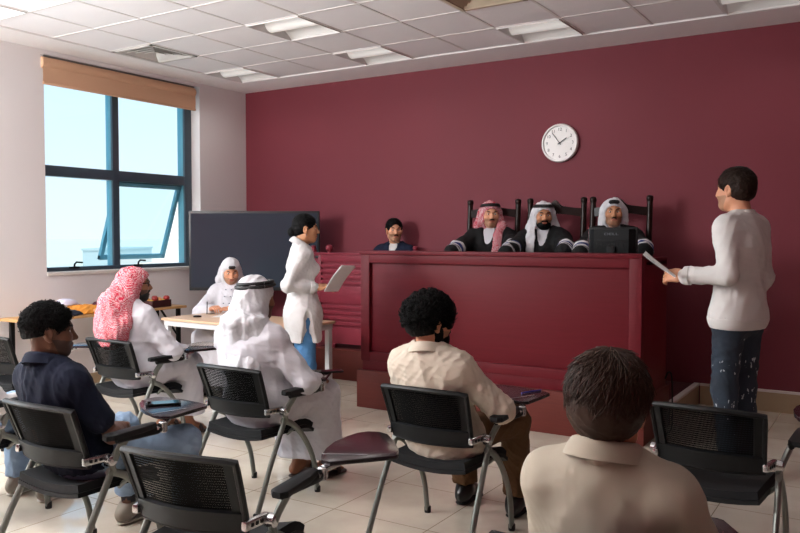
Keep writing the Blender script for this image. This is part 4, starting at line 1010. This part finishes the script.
# pages on the writing table
bm = bmesh.new(); sheet(bm, lambda u, v: (-.105 + .21*u, -.15 + .3*v, .002 + .003*math.sin(u*3)*v), 6, 6, .0012); o = obj('paper_sheet', bm, M['paper'], loc=(-4.93, 5.02, .7225), rot=(0, 0, .3)); tag(o, 'white paper sheet the seated man is writing on', 'paper')
bm = bmesh.new(); lathe(bm, [(.034, 0), (.036, .004), (.036, .012), (.02, .016), (.004, .017)], 18); o = obj('wooden_sound_block', bm, M['dwood'], loc=(-5.10, 4.80, .7225)); tag(o, 'small brown round block on the writing table', 'block')
CH['K'] = chair('black training chair under the man writing at the table', (-5.28, 5.36, 0), 205, 200)
t = thing('stool', 'dark wooden stool under the clerk behind the bench', 'stool', (-4.31, 6.72, .30), .2)
bm = bmesh.new(); box(bm, (-.19, -.17, .40), (.19, .17, .44), .012); obj('seat', bm, M['dwood'], t)
for x in (-.15, .15):
    for y in (-.13, .13):
        bm = bmesh.new(); tube(bm, [(x*1.1, y*1.1, 0), (x, y, .41)], .016, n=10); obj('leg', bm, M['dwood'], t)
# ------------------------------------------------------------------ cloth and skin materials
def skin(n, c, lip, st, brow='#14100d'):
    return dict(skin=mat(n + ' skin', c, .5, spec=.4, bump=(220, .06, .001)), lip=mat(n + ' lips', lip, .4), stubble=mat(n + ' stubble skin', st, .6), brow=mat(n + ' brow', brow, .7))
SK = dict(dark=skin('dark brown', '#5f3c2a', '#5a332c', '#3f2a20'), tan=skin('tan', '#b67f5d', '#9c5d4b', '#8f664c'), brown=skin('brown', '#8e5f45', '#7e4a3d', '#5e4030'), light=skin('light tan', '#c98f6f', '#ad6855', '#a67a5e'), woman=skin('warm tan', '#bd8762', '#a4584a', '#bd8762'))
hairb = mat('black hair', '#070606', .7, bump=(160, .5, .002), spec=.15); hairbr = mat('dark brown hair', '#2f1c11', .55, bump=(240, .3, .001), spec=.25); hairm = mat('brown hair', '#24150d', .6, bump=(160, .5, .002), spec=.2)
def cloth(n, c, rough=.85, sc=450, st=.2, vary=.03): return mat(n, c, rough, bump=(sc, st, .001), vary=vary, vscale=20, spec=.25)
thobe = cloth('white thobe cotton', '#c6c4ca'); white = cloth('white shirt cotton', '#cfcccb'); gh = cloth('white headscarf cotton', '#cacace', sc=600)
knit = cloth('white knit', '#d5d2cf', sc=260, st=.45); cream = cloth('cream cotton shirt', '#c2b6a6'); cream2 = cloth('ivory shirt', '#a39a8b'); navy = cloth('navy polo cotton', '#0c1224', .9); navy2 = cloth('navy tunic', '#141b30')
jl = cloth('light blue denim', '#7f95ad', sc=300, st=.35, vary=.15); jm = cloth('blue denim', '#4f7fae', sc=300, st=.35, vary=.12); browntr = cloth('brown trousers', '#5c4128'); greytr = cloth('dark grey trousers', '#2a2a2c')
blackrobe = cloth('black judges robe', '#0c0c0e', .75); bandw = cloth('white robe band', '#cfcdd0'); bandb = cloth('blue robe band', '#20306e')
cordm = mat('black head cord', '#0a0a0b', .6, bump=(200, .4))
shoeb = mat('black leather shoe', '#0e0d0d', .3); soleb = mat('black sole', '#0a0a0a', .7); shoeg = mat('grey sneaker', '#8b857a', .7, bump=(200, .2)); solew = mat('off white sole', '#b9b3a8', .6); sock = mat('dark sock', '#25252b', .9); sandalm = mat('brown leather sandal', '#2e1a12', .5)
# dark distressed denim with paint flecks
jd = mat('dark distressed denim', '#1c2633', .85, bump=(300, .35, .001)); tc = N_(jd, 'ShaderNodeTexCoord'); n1 = N_(jd, 'ShaderNodeTexNoise'); n1.inputs['Scale'].default_value = 7; n1.inputs['Detail'].default_value = 3
mx = N_(jd, 'ShaderNodeMix', data_type='RGBA'); mx.inputs[6].default_value = lin('#0f141b'); mx.inputs[7].default_value = lin('#2c3a4a')
mp = N_(jd, 'ShaderNodeMapping'); mp.inputs['Scale'].default_value = (1, 1, .45); vo = N_(jd, 'ShaderNodeTexNoise'); vo.inputs['Scale'].default_value = 55; vo.inputs['Detail'].default_value = 2; n3 = N_(jd, 'ShaderNodeTexNoise'); n3.inputs['Scale'].default_value = 5
lt = N_(jd, 'ShaderNodeMath', operation='GREATER_THAN'); lt.inputs[1].default_value = .64; g3 = N_(jd, 'ShaderNodeMath', operation='GREATER_THAN'); g3.inputs[1].default_value = .53; mu = N_(jd, 'ShaderNodeMath', operation='MULTIPLY')
mx2 = N_(jd, 'ShaderNodeMix', data_type='RGBA'); mx2.inputs[7].default_value = lin('#aeb3ba')
for a, b in ((tc.outputs['Object'], n1.inputs[0]), (tc.outputs['Object'], mp.inputs[0]), (mp.outputs[0], vo.inputs[0]), (tc.outputs['Object'], n3.inputs[0]), (n1.outputs['Fac'], mx.inputs[0]), (vo.outputs['Fac'], lt.inputs[0]), (n3.outputs['Fac'], g3.inputs[0]), (lt.outputs[0], mu.inputs[0]), (g3.outputs[0], mu.inputs[1]), (mu.outputs[0], mx2.inputs[0]), (mx.outputs[2], mx2.inputs[6]), (mx2.outputs[2], BS(jd).inputs['Base Color'])): LK(jd, a, b)
# red and white checked headscarf
def check(n, sc, red):
    m = cloth(n, '#d9d0d2'); tc = N_(m, 'ShaderNodeTexCoord'); mp = N_(m, 'ShaderNodeMapping'); mp.inputs['Rotation'].default_value = (.5, .6, .8)
    ck = N_(m, 'ShaderNodeTexVoronoi', feature='F1'); ck.inputs['Scale'].default_value = sc; ck.inputs['Randomness'].default_value = .35
    r = N_(m, 'ShaderNodeValToRGB'); r.color_ramp.elements[0].position = .36; r.color_ramp.elements[0].color = lin('#e3dcde'); r.color_ramp.elements[1].position = .44; r.color_ramp.elements[1].color = lin(red)
    LK(m, tc.outputs['Object'], mp.inputs[0]); LK(m, mp.outputs[0], ck.inputs['Vector']); LK(m, ck.outputs['Distance'], r.inputs[0]); LK(m, r.outputs[0], BS(m).inputs['Base Color']); return m
redg = check('red and white checked scarf', 150, '#b8263f'); redg2 = check('red and white checked scarf on judge', 140, '#a8283c')

# ------------------------------------------------------------------ seated audience
DZ = {}
# A: navy polo
p = Person('seated man in a navy shirt and light jeans with short curly black hair', (-2.958, 2.119, 0), 0, SK['dark'], .93, res=.0065, head=(-30, 2, 0),
           J=dict(KL=(-.19, .38, .54), KR=(.27, .37, .54), AL=(-.27, .47, .085), AR=(.22, .42, .085), WL=(-.05, .12, .60), WR=(.06, .16, .62), poleR=(.95, -.4, -.5)))
p.body(stubble=True, bare_arm='LR'); p.hair(hairb, .008, 'curly', 3, back=-.022, nb=1200, L=(.004, .0065), lift=.08, cr=.0028); p.top('polo_shirt', navy, .018, (.066, .062, .048), short=.70, amp=.006, seed=11, collar=navy, hemz=.49)
p.trousers(jl, r=(.098, .074, .062), hem=.12, amp=.006); p.shoes(shoeg, solew, sock); PA = p
# B: red and white headscarf
p = Person('seated man in white robe with a red and white checked headscarf and sunglasses', (-4.392, 3.561, 0), 0, SK['brown'], .99, res=.008, head=(-38, 0, 0),
           J=dict(P=(0, .02, .52), HL=(-.09, .03, .52), HR=(.09, .03, .52), N=(0, -.06, .945), SL=(-.16, -.04, .88), SR=(.16, -.04, .88), HC=(0, .01, 1.105), WR=(.17, .30, .62), WL=(-.05, .30, .58), poleR=(.8, -.6, -.4), KL=(-.12, .36, .51), KR=(.14, .36, .51)))
p.body(stubble=True, feet=True); p.sandal(sandalm); p.beard(SK['brown']['brow'], .004); p.robe('thobe', thobe, .022, 21, .16, collar=thobe); p.ghutra(redg, 'shoulder', 31, amp=.009, wide=.004, bo=.045)
V = Vol(p.J['HC'] - .2, p.J['HC'] + .2, .005); V.el(p.hp(0, -.012, .036), (.085, .104, .088), p.R); V.half(p.hp(0, .05, .062), p.R @ V3((0, -.35, 1))); V.half(p.hp(0, .06, .045), p.R @ V3((0, .35, -1))); V.half(p.hp(0, .0, .0), p.R @ V3((0, -1, 0))); v, q = V.nets(1); npmesh('cap_band', v, q, gh, p.root)
gl = mat('sunglass lens', '#08080a', .08); fo = None; bm = bmesh.new()
tube(bm, [p.hp(-.013, .097, .006), p.hp(.013, .097, .006)], .0022, n=6); fo = obj('sunglasses', bm, gl, p.root)
for x in (-1, 1):
    bm = bmesh.new(); tube(bm, [p.hp(x*.0325, .0905, .002), p.hp(x*.033, .0955, .001)], [.021, .0195], n=16); obj('lens', bm, gl, fo)
    bm = bmesh.new(); tube(bm, spline([p.hp(x*.052, .085, .006), p.hp(x*.072, .055, .007), p.hp(x*.078, .005, .006)], 4), .0025, n=6); obj('temple_arm', bm, gl, fo)
PB = p
# C: white headscarf with cord seen from behind
p = Person('man in white robe and white headscarf with black cord, seated with his back to us', (-2.944, 3.192, 0), 0, SK['brown'], .98, res=.0065, head=(-16, 4, 0),
           J=dict(P=(0, .02, .525), HL=(-.09, .03, .525), HR=(.09, .03, .525), N=(0, -.06, .945), SL=(-.16, -.04, .885), SR=(.16, -.04, .885), HC=(0, .01, 1.105), WR=(.22, .28, .62), WL=(-.12, .28, .58), poleR=(.8, -.7, -.4), KR=(.17, .38, .52), KL=(-.11, .37, .52), AL=(-.05, .42, .085), AR=(.12, .46, .085)))
p.body(stubble=True, feet=True); p.sandal(sandalm); p.robe('thobe', thobe, .026, 41, .135, collar=thobe, amp=.007, wide=1.05, sleeve=(.074, .066, .05)); p.ghutra(gh, 'roll', 51, agal=cordm, tilt=.14, agz=.068, amp=.007, agr=1.3); PC = p
# D: curly hair, cream shirt
p = Person('seated man in cream shirt and brown trousers with big curly black hair, back to us', (-1.79, 3.236, 0), 0, SK['light'], .93, res=.006, head=(-30, 2, 0),
           J=dict(WR=(.20, .20, .60), WL=(-.15, .22, .58), poleR=(.95, -.35, -.35), KR=(.20, .40, .54), KL=(-.13, .42, .54), AL=(-.15, .50, .085), AR=(.18, .46, .085)))
p.body(stubble=True); p.beard(hairb, .008); p.hair(hairb, .028, 'curly', 8, nb=1100, L=(.008, .012), lift=.16, cr=.0036); p.top('shirt', cream, .026, (.070, .068, .058), st=.42, wide=1.03, amp=.006, seed=61, collar=cream, hemz=.42)
p.trousers(browntr, .014, (.104, .082, .072), hem=.07, amp=.007); p.shoes(shoeb, soleb, sock); PD = p
# G: foreground man
p = Person('dark-haired man in an ivory shirt in the foreground with his back to us', (-.57, 1.96, 0), 0, SK['tan'], .93, res=.0055, head=(8, 2, 2), hs=1.08,
           J=dict(HC=(0, -.155, 1.10), WR=(.20, .24, .58), WL=(-.14, .24, .58), poleR=(.5, -.6, -.6), poleL=(-.5, -.6, -.6), KL=(-.15, .4, .53), KR=(.20, .4, .53)))
p.body(stubble=True); p.hair(hairbr, .018, 'flow', 12, back=-.135, nb=3000, lift=.09); p.top('shirt', cream2, .020, (.066, .062, .052), wide=1.0, amp=.0035, fr=16, seed=71, ckw=dict(r0=.068, up0=.012, stand=.08), collar=cream2, hemz=.44)
p.trousers(greytr); p.shoes(shoeb, soleb, sock); PG = p
# I: cut off by the left edge
p = Person('person in light jeans and sneakers cut off by the left edge of the photo', (-3.93, 2.2, 0), 6, SK['tan'], .93, res=.009, J=dict(WR=(.17, .2, .63), WL=(-.1, .2, .6)))
p.body(res=.006, stubble=True); p.hair(hairb, .014, seed=5); p.top('shirt', white, .02, seed=81, hemz=.5); p.trousers(jl, .014, (.1, .08, .07)); p.shoes(shoeg, solew, sock)
# writer at the table
p = Person('seated man in white robe and white headscarf writing at the table with his head bowed', (-5.27, 5.36, 0), 205, SK['light'], .96, res=.007, head=(26, 20, 0),
           J=dict(N=(0, -.12, .985), SL=(-.16, -.09, .92), SR=(.16, -.09, .92), HC=(0, -.045, 1.14), WR=(.07, .29, .80), WL=(-.16, .26, .795), hnR=(-.5, .2, -.8), hnL=(.3, 0, -1), poleR=(.9, -.5, -.4), poleL=(-.9, -.5, -.4)))
p.body(stubble=True, hcurl=(.25, .7)); p.robe('thobe', thobe, .022, 91, .1, collar=thobe, amp=.006); p.ghutra(gh, 'veil', 95, agal=None, amp=.004, open_=1.15); p.shoes(sandalm, soleb)
bm = bmesh.new(); c = [p.hp(x, math.sqrt(max(0, 1 - (x/.1)**2 - .06))*.112 - .01, .074) for x in np.linspace(-.032, .032, 9)]; tube(bm, c, [.006] + [.0125]*7 + [.006], n=8, flat=1.25); obj('head_cord', bm, cordm, p.root)
bm = bmesh.new(); J = p.J
for k in range(4):
    for x in (-.028, .03): c = lerp(J['N'], J['P'], .12 + .15*k) + p.rgt*x + p.fwd*(.128 + .02*k); tube(bm, [c - p.rgt*.006, c + p.rgt*.006], .004, n=6)
obj('embroidery', bm, mat('dark blue embroidery', '#3a4560', .8), p.root); PW = p
bm = bmesh.new(); w = p.J['WR'] + V3((.0, .09, .0)); tube(bm, [w + V3((.0, .03, -.04)), w + V3((.02, -.03, .07))], .0045, n=8)
o = obj('pen', bm, M['black']); o.matrix_world = Matrix.Translation(p.root.location) @ Matrix.Rotation(205*D2R, 4, 'Z') @ Matrix.Scale(.96, 4); tag(o, 'pen in the hand of the man writing at the table', 'pen')
# ------------------------------------------------------------------ judges and clerk
def judge(label, x, rz, head, xl, xr, sk, hc, seed, zr=.47, lean=0):
    root = V3((x, 6.43, zr)); s = .98
    p = Person(label, tuple(root), rz, SK[sk], s, res=.007, head=head, J=dict(HC=(lean, -.10, hc), N=(lean*.6, -.15, 1.005), SL=(-.165 + lean*.4, -.12, .935), SR=(.165 + lean*.4, -.12, .935), hdL=(0, .5, -.8), hdR=(0, .5, -.8), AL=(-.13, .34, -.09), AR=(.13, .34, -.09)))
    for sd, xx in (('L', xl), ('R', xr)):
        p.J['hd'+sd] = V3((0, .5, -.8)); p.J['W'+sd] = p.wl((xx, 6.0, 1.275)); a, b = p.J['S'+sd], p.J['W'+sd]; sg = -1 if sd == 'L' else 1
        L1, L2 = .285, .26; v = b - a; dd = np.linalg.norm(v)
        if dd > .54: b = a + v/dd*.54; dd = .54; p.J['W'+sd] = b
        u = unit(b - a); t = (L1*L1 - L2*L2 + dd*dd)/(2*dd); pole = V3((sg*1., -.2, -.5)); q = unit(pole - u*(pole@u)); p.J['E'+sd] = a + u*t + q*math.sqrt(max(L1*L1 - t*t, 0))
    p.body(stubble=True, hcurl=(.6, .6)); J = p.J
    V = p.vol(.0065, .25); p.torso(V, .016); V.half(lerp(J['N'], J['P'], .75), (0, 0, -1)); v, q = V.nets(1); o = npmesh('thobe', v, q, thobe, p.root); p.collar(o, thobe, drop=.0, stand=.045, gap=.15)
    V = p.vol(.0065, -.05); p.torso(V, .035, wide=1.08); p.pelvis(V, .05)
    for sd in 'LR':
        V.rc(J['H'+sd], J['K'+sd], .13, .11, k=.08); V.rc(J['K'+sd], J['A'+sd], .11, .13, k=.06); V.rc(J['S'+sd], J['E'+sd], .085, .080, k=.05); V.rc(J['E'+sd], lerp(J['E'+sd], J['W'+sd], .92), .078, .072, k=.02)
    V.half((0, 0, .0), (0, 0, -1)); N = J['N']; V.rc(N + p.fwd*.02 - p.up*.0, N + p.up*.2 + p.fwd*.05, .072, .08, op='s', k=.012)
    V.rc(N + p.fwd*.13 + p.up*.03, N + p.fwd*.2 - p.up*.30, .075, .012, op='s', k=.01)
    v, q = V.nets(1); v = displace(v, q, .006, 22, seed, (1.2, 1.2, .6)); c = v[q].mean(1); mi = np.zeros(len(q), int)
    for sd in 'LR':
        E, W = J['E'+sd], J['W'+sd]; u = W - E; L = np.linalg.norm(u); u /= L; t = (c - E)@u; d = np.linalg.norm(c - E - t[:, None]*u, axis=1); m = d < .11
        for a, b, k in ((.10, .30, 1), (.30, .58, 2), (.58, .74, 1), (.82, .92, 1)): mi[m & (t > a*L) & (t < b*L)] = k
    npmesh('robe', v, q, [blackrobe, bandw, bandb], p.root, mi); p.shoes(shoeb, soleb)
    return p
J1 = judge('judge in black robe and red and white headscarf, leftmost behind the bench', -3.13, 193, (22, 2, 0), -2.70, -3.27, 'light', 1.165, 101, .475); J1.moustache(hairb, .026)
J1.ghutra(redg2, 'both', 105, open_=1.15, tails=(-1,), agal=cordm, tilt=.1, agz=.072, chest=.34, wide=.006)
J2 = judge('bearded judge in black robe and white headscarf, middle of the three judges', -2.62, 192, (18, 4, 0), -2.26, -2.76, 'tan', 1.160, 111, .465); J2.moustache(hairb, .026); J2.beard(hairb, .007)
J2.ghutra(gh, 'both', 115, open_=1.15, tails=(1,), agal=cordm, tilt=.05, agz=.074, chest=.34, wide=.004)
J3 = judge('judge in black robe and wrapped white headscarf sitting behind the computer monitor', -2.0, 192, (8, 0, 0), -1.60, -2.12, 'tan', 1.165, 121, .475); J3.moustache(hairb, .022)
J3.ghutra(gh, 'wrap', 125, open_=1.12, puff=.004, wide=.012)
bm = bmesh.new(); c = [J3.hp(x, math.sqrt(max(0, 1 - (x/.098)**2 - .10))*.118 - .012, .082 + .006*math.cos(x*40)) for x in np.linspace(-.042, .042, 11)]; tube(bm, c, [.007] + [.015]*9 + [.007], n=8, flat=1.1); obj('head_cord', bm, cordm, J3.root)
p = Person('clerk in navy tunic with short black hair behind the left bench end', (-4.32, 6.68, .335), 195, SK['light'], .98, res=.007, head=(30, 0, 0), J=dict(N=(0, -.13, 1.0), SL=(-.165, -.10, .93), SR=(.165, -.10, .93), HC=(0, -.08, 1.165), KL=(-.11, .24, .50), KR=(.11, .24, .50), AL=(-.11, .17, .06), AR=(.11, .17, .06)))
p.body(stubble=True); p.hair(hairb, .011, seed=9, back=-.04, nb=900, lift=.06); p.moustache(hairb, .024); p.top('tunic', navy2, .02, seed=131, vneck=.10, hemz=.5, collar=None); p.trousers(greytr); p.shoes(shoeb, soleb); PK = p
V = p.vol(.008, .3); p.torso(V, .008); V.half(lerp(p.J['N'], p.J['P'], .7), (0, 0, -1)); V.rc(p.J['N'] + p.up*.01, p.J['N'] + p.up*.2 + p.fwd*.06, .06, op='s', k=.01); v, q = V.nets(1); npmesh('undershirt', v, q, white, p.root)
# ------------------------------------------------------------------ standing woman
p = Person('standing woman in a long white shirt and blue jeans holding papers', (-3.77, 4.60, 0), -44, SK['woman'], .905, stand=True, res=.006, head=(-4, 2, 0), hs=.97,
           J=dict(SL=(-.15, -.01, 1.41), SR=(.15, -.01, 1.41), HC=(0, .03, 1.63)))
W = p.wl((-3.62, 4.585, 1.04)); p.J['WR'] = W; W2 = p.wl((-3.90, 4.78, .84)); p.J['hdL'] = V3((0, .1, -1)); p.J['WL'] = W2
def ik(p, sd, pole):
    a, b = p.J['S'+sd], p.J['W'+sd]; L1, L2 = .275, .25; v = b - a; dd = np.linalg.norm(v)
    if dd > .52: b = a + v/dd*.52; dd = .52; p.J['W'+sd] = b
    u = unit(b - a); t = (L1*L1 - L2*L2 + dd*dd)/(2*dd); pole = V3(pole); q = unit(pole - u*(pole@u)); p.J['E'+sd] = a + u*t + q*math.sqrt(max(L1*L1 - t*t, 0))
ik(p, 'R', (.1, -.8, -.7)); ik(p, 'L', (-.2, -.8, -.7))
p.J['hnR'] = V3((-.3, .2, -.9)); p.J['hnL'] = V3((.9, 0, -.2)); p.J['hdR'] = V3((-.05, 1, .1))
p.body(hcurl=(.5, .55)); p.hair(hairb, .010, 'back', seed=14, nb=900)
V = Vol(p.hp(0, -.13, -.03) - .09, p.hp(0, -.13, -.03) + .09, .004); V.el(p.hp(0, -.118, -.035), (.040, .034, .04), p.R); V.rc(p.hp(0, -.08, -.0), p.hp(0, -.118, -.03), .04, .03, k=.02); v, q = V.nets(1); npmesh('hair_bun', displace(v, q, .002, 120, 3), q, hairb, p.root)
o = p.top('shirt', white, .016, (.062, .056, .047), st=.88, wide=.93, long=.50, hemz=.70, slit=True, amp=.007, fr=18, seed=141, bust=1, collar=white, cuff=white)
p.trousers(jm, .010, (.100, .066, .054), hem=.03, amp=.004); p.shoes(shoeg, solew); PWm = p
bm = bmesh.new(); tube(bm, [p.hp(.083, -.002, -.046), p.hp(.085, .0, -.062)], .004, n=8); obj('earring', bm, M['chrome'], p.root)
# papers held by the woman
def held_sheet(name, label, a, b, wv, width, bend, n=2, parent=None):
    a, b = Vector(a), Vector(b); wv = Vector(wv).normalized()*width; d = b - a; nn = d.cross(wv).normalized()
    for k in range(n):
        bm = bmesh.new(); sheet(bm, lambda u, v: a + d*u + wv*(v - .5) + nn*(bend*math.sin(u*PI*.9) + .003*k + .012*k*u) + wv*(.05*k*u), 10, 6, .0012)
        o = obj(name, bm, M['paper']); tag(o, label if n == 1 else label + (', front sheet' if k == 0 else ', sheet behind'), 'paper')
held_sheet('paper_sheet', 'white paper held by the standing woman', (-3.50, 4.60, 1.015), (-3.41, 4.70, 1.195), (-.08, .97, -.05), .19, .012)
# ------------------------------------------------------------------ standing man
p = Person('standing man in white sweater and dark distressed jeans holding papers toward the bench', (-.79, 4.96, 0), 66, SK['light'], 1.035, stand=True, res=.0065, head=(2, 0, 0), J=dict(SL=(-.142, -.01, 1.41), SR=(.142, -.01, 1.41), KL=(-.075, .03, .50), KR=(.085, .02, .50), AL=(-.08, -.02, .085), AR=(.095, -.03, .085)))
p.J['WL'] = p.wl((-1.065, 4.755, 1.19)); ik(p, 'L', (-.25, -.5, -.9)); p.J['WR'] = p.wl((-.80, 5.17, .97)); ik(p, 'R', (.0, -.3, -1))
p.J['hnL'] = V3((.8, .0, -.5)); p.J['hnR'] = V3((-.9, .2, -.3)); p.J['hdR'] = V3((-.3, .4, -.9))
p.body(stubble=True, hcurl=(.8, .6)); p.hair(hairm, .011, seed=15, back=-.07, nb=1300); p.top('sweater', knit, .012, (.066, .058, .046), st=.93, wide=.97, hem=.085, amp=.0055, fr=18, seed=151, cuff=knit, neck=.058)
bm = bmesh.new(); N = p.J['N']; ring = [N + p.up*(.022 - .012*math.sin(a)) + p.rgt*.060*math.cos(a) + p.fwd*(.01 + .064*math.sin(a)) for a in np.linspace(0, 2*PI, 25)]; tube(bm, ring, .010, n=8, cap=False, flat=1.4); obj('neck_band', bm, knit, p.root)
V = p.vol(.007); p.torso(V, .016, wide=.97); p.pelvis(V, .016); V.half(lerp(p.J['P'], p.J['N'], -.06), p.up); V.half(lerp(p.J['P'], p.J['N'], -.185), -p.up); v, q = V.nets(1); npmesh('waist_band', v, q, knit, p.root)
p.trousers(jd, .004, (.090, .070, .060), hem=.03, amp=.006); p.shoes(shoeb, soleb); PM = p
held_sheet('paper_sheet', 'white papers held out by the standing man toward the bench', (-1.085, 4.68, 1.19), (-1.30, 4.83, 1.325), (-.22, .97, .03), .19, .004)
# ------------------------------------------------------------------ phones and pen on the tablets
def phone(label, loc, rz, stand=0):
    t = thing('mobile_phone', label, 'phone', loc, rz*D2R)
    bm = bmesh.new(); prism(bm, [(x*.037, y*.077) for x, y in ((-1, -.9), (-.8, -1), (.8, -1), (1, -.9), (1, .9), (.8, 1), (-.8, 1), (-1, .9))], 0, .009, .002); obj('phone_body', bm, M['black'], t)
    bm = bmesh.new(); box(bm, (-.033, -.070, .0088), (.033, .070, .0096)); obj('phone_screen', bm, mat('phone glass', '#0a0c10', .05), t, smooth=False)
phone('mobile phone lying on the writing tablet of the man in navy shirt', (-2.84, 2.46, .649), -40)
phone('mobile phone lying on the writing tablet of the man seen from behind in white headscarf', (-2.72, 3.55, .649), -40)
bm = bmesh.new(); tube(bm, [(-.07, 0, .004), (.06, 0, .004), (.072, 0, .004)], [.0042, .0042, .001], n=8); o = obj('pen', bm, mat('blue plastic', '#1c2f9a', .3), loc=(-1.52, 3.62, .649), rot=(0, 0, 1.2)); tag(o, 'blue pen on the writing tablet of the curly-haired man', 'pen')

# ------------------------------------------------------------------ light and camera
w = bpy.data.worlds.new('World'); SC.world = w; w.use_nodes = True; nt = w.node_tree; bg = nt.nodes['Background']
tc = nt.nodes.new('ShaderNodeTexCoord'); sx = nt.nodes.new('ShaderNodeSeparateXYZ'); cr = nt.nodes.new('ShaderNodeValToRGB')
e = cr.color_ramp.elements; e[0].position = 0; e[0].color = (.74, .73, .71, 1); e[1].position = .18; e[1].color = (.60, .68, .73, 1); k = e.new(.36); k.color = (.10, .44, .72, 1); k = e.new(.52); k.color = (.14, .46, .72, 1); k = e.new(.68); k.color = (.62, .70, .74, 1)
nt.links.new(tc.outputs['Generated'], sx.inputs[0]); nt.links.new(sx.outputs['Z'], cr.inputs[0]); nt.links.new(cr.outputs[0], bg.inputs['Color']); bg.inputs['Strength'].default_value = 1.75
def area(name, loc, target, size, power, color=(1, 1, 1), portal=False, sy=None, spread=None):
    l = bpy.data.lights.new(name, 'AREA'); l.shape = 'RECTANGLE'; l.size = size; l.size_y = sy or size; l.energy = power; l.color = color
    if spread: l.spread = spread
    o = bpy.data.objects.new(name, l); COL.objects.link(o); o.location = loc; o.rotation_euler = (Vector(target) - Vector(loc)).to_track_quat('-Z', 'Y').to_euler()
    if portal: l.cycles.is_portal = True
    return o
for (a, b) in WIN: area('window_portal', (XL - .24, (a+b)/2, (Z0+Z1)/2), (0, (a+b)/2, (Z0+Z1)/2), Z1 - Z0, 10, portal=True, sy=b - a)
sun = bpy.data.lights.new('sun', 'SUN'); sun.energy = 2.4; sun.angle = .02; sun.color = (1, .93, .82); o = bpy.data.objects.new('sun', sun); COL.objects.link(o); o.rotation_euler = Vector((-.6, .3, -.75)).to_track_quat('-Z', 'Y').to_euler(); o.location = (12, -6, 14)
area('added_window_key', (XL - .3, 1.5, 2.05), (-2.5, 4.8, 1.1), 2.2, 125, (.92, .96, 1), sy=1.8)  # key lamp added outside the second window, which is out of view
area('added_ceiling_fill', (-3.9, .3, 2.1), (-3.9, .301, 3.1), 1.1, 310, (1, .98, .97))  # unseen lamp added facing up, brightens the ceiling and fills the room
area('studio_lamp', (-6.2, .4, 2.6), (-3.0, 6.0, 1.2), .8, 160, (1, .97, .94))
for ij in LIGHTS: area('ceiling_lamp', ((TX[ij[0]] + TX[ij[0]+1])/2, (TY[ij[1]] + TY[ij[1]+1])/2, ZC - .004), ((TX[ij[0]] + TX[ij[0]+1])/2, (TY[ij[1]] + TY[ij[1]+1])/2, 0), .30, 2.6, (1, .97, .93), spread=2.6)
cam = bpy.data.cameras.new('camera'); cam.lens = 790/800*36; cam.sensor_width = 36; cam.clip_start = .05; cam.clip_end = 1500
co = bpy.data.objects.new('camera', cam); COL.objects.link(co); co.location = (0, 0, 1.42); co.rotation_euler = (math.radians(90 - 2.21), 0, math.radians(32.3)); SC.camera = co
vs = SC.view_settings; vs.view_transform = 'Standard'; vs.look = 'None'; vs.gamma = 1; vs.use_curve_mapping = False; vs.exposure = 0.0
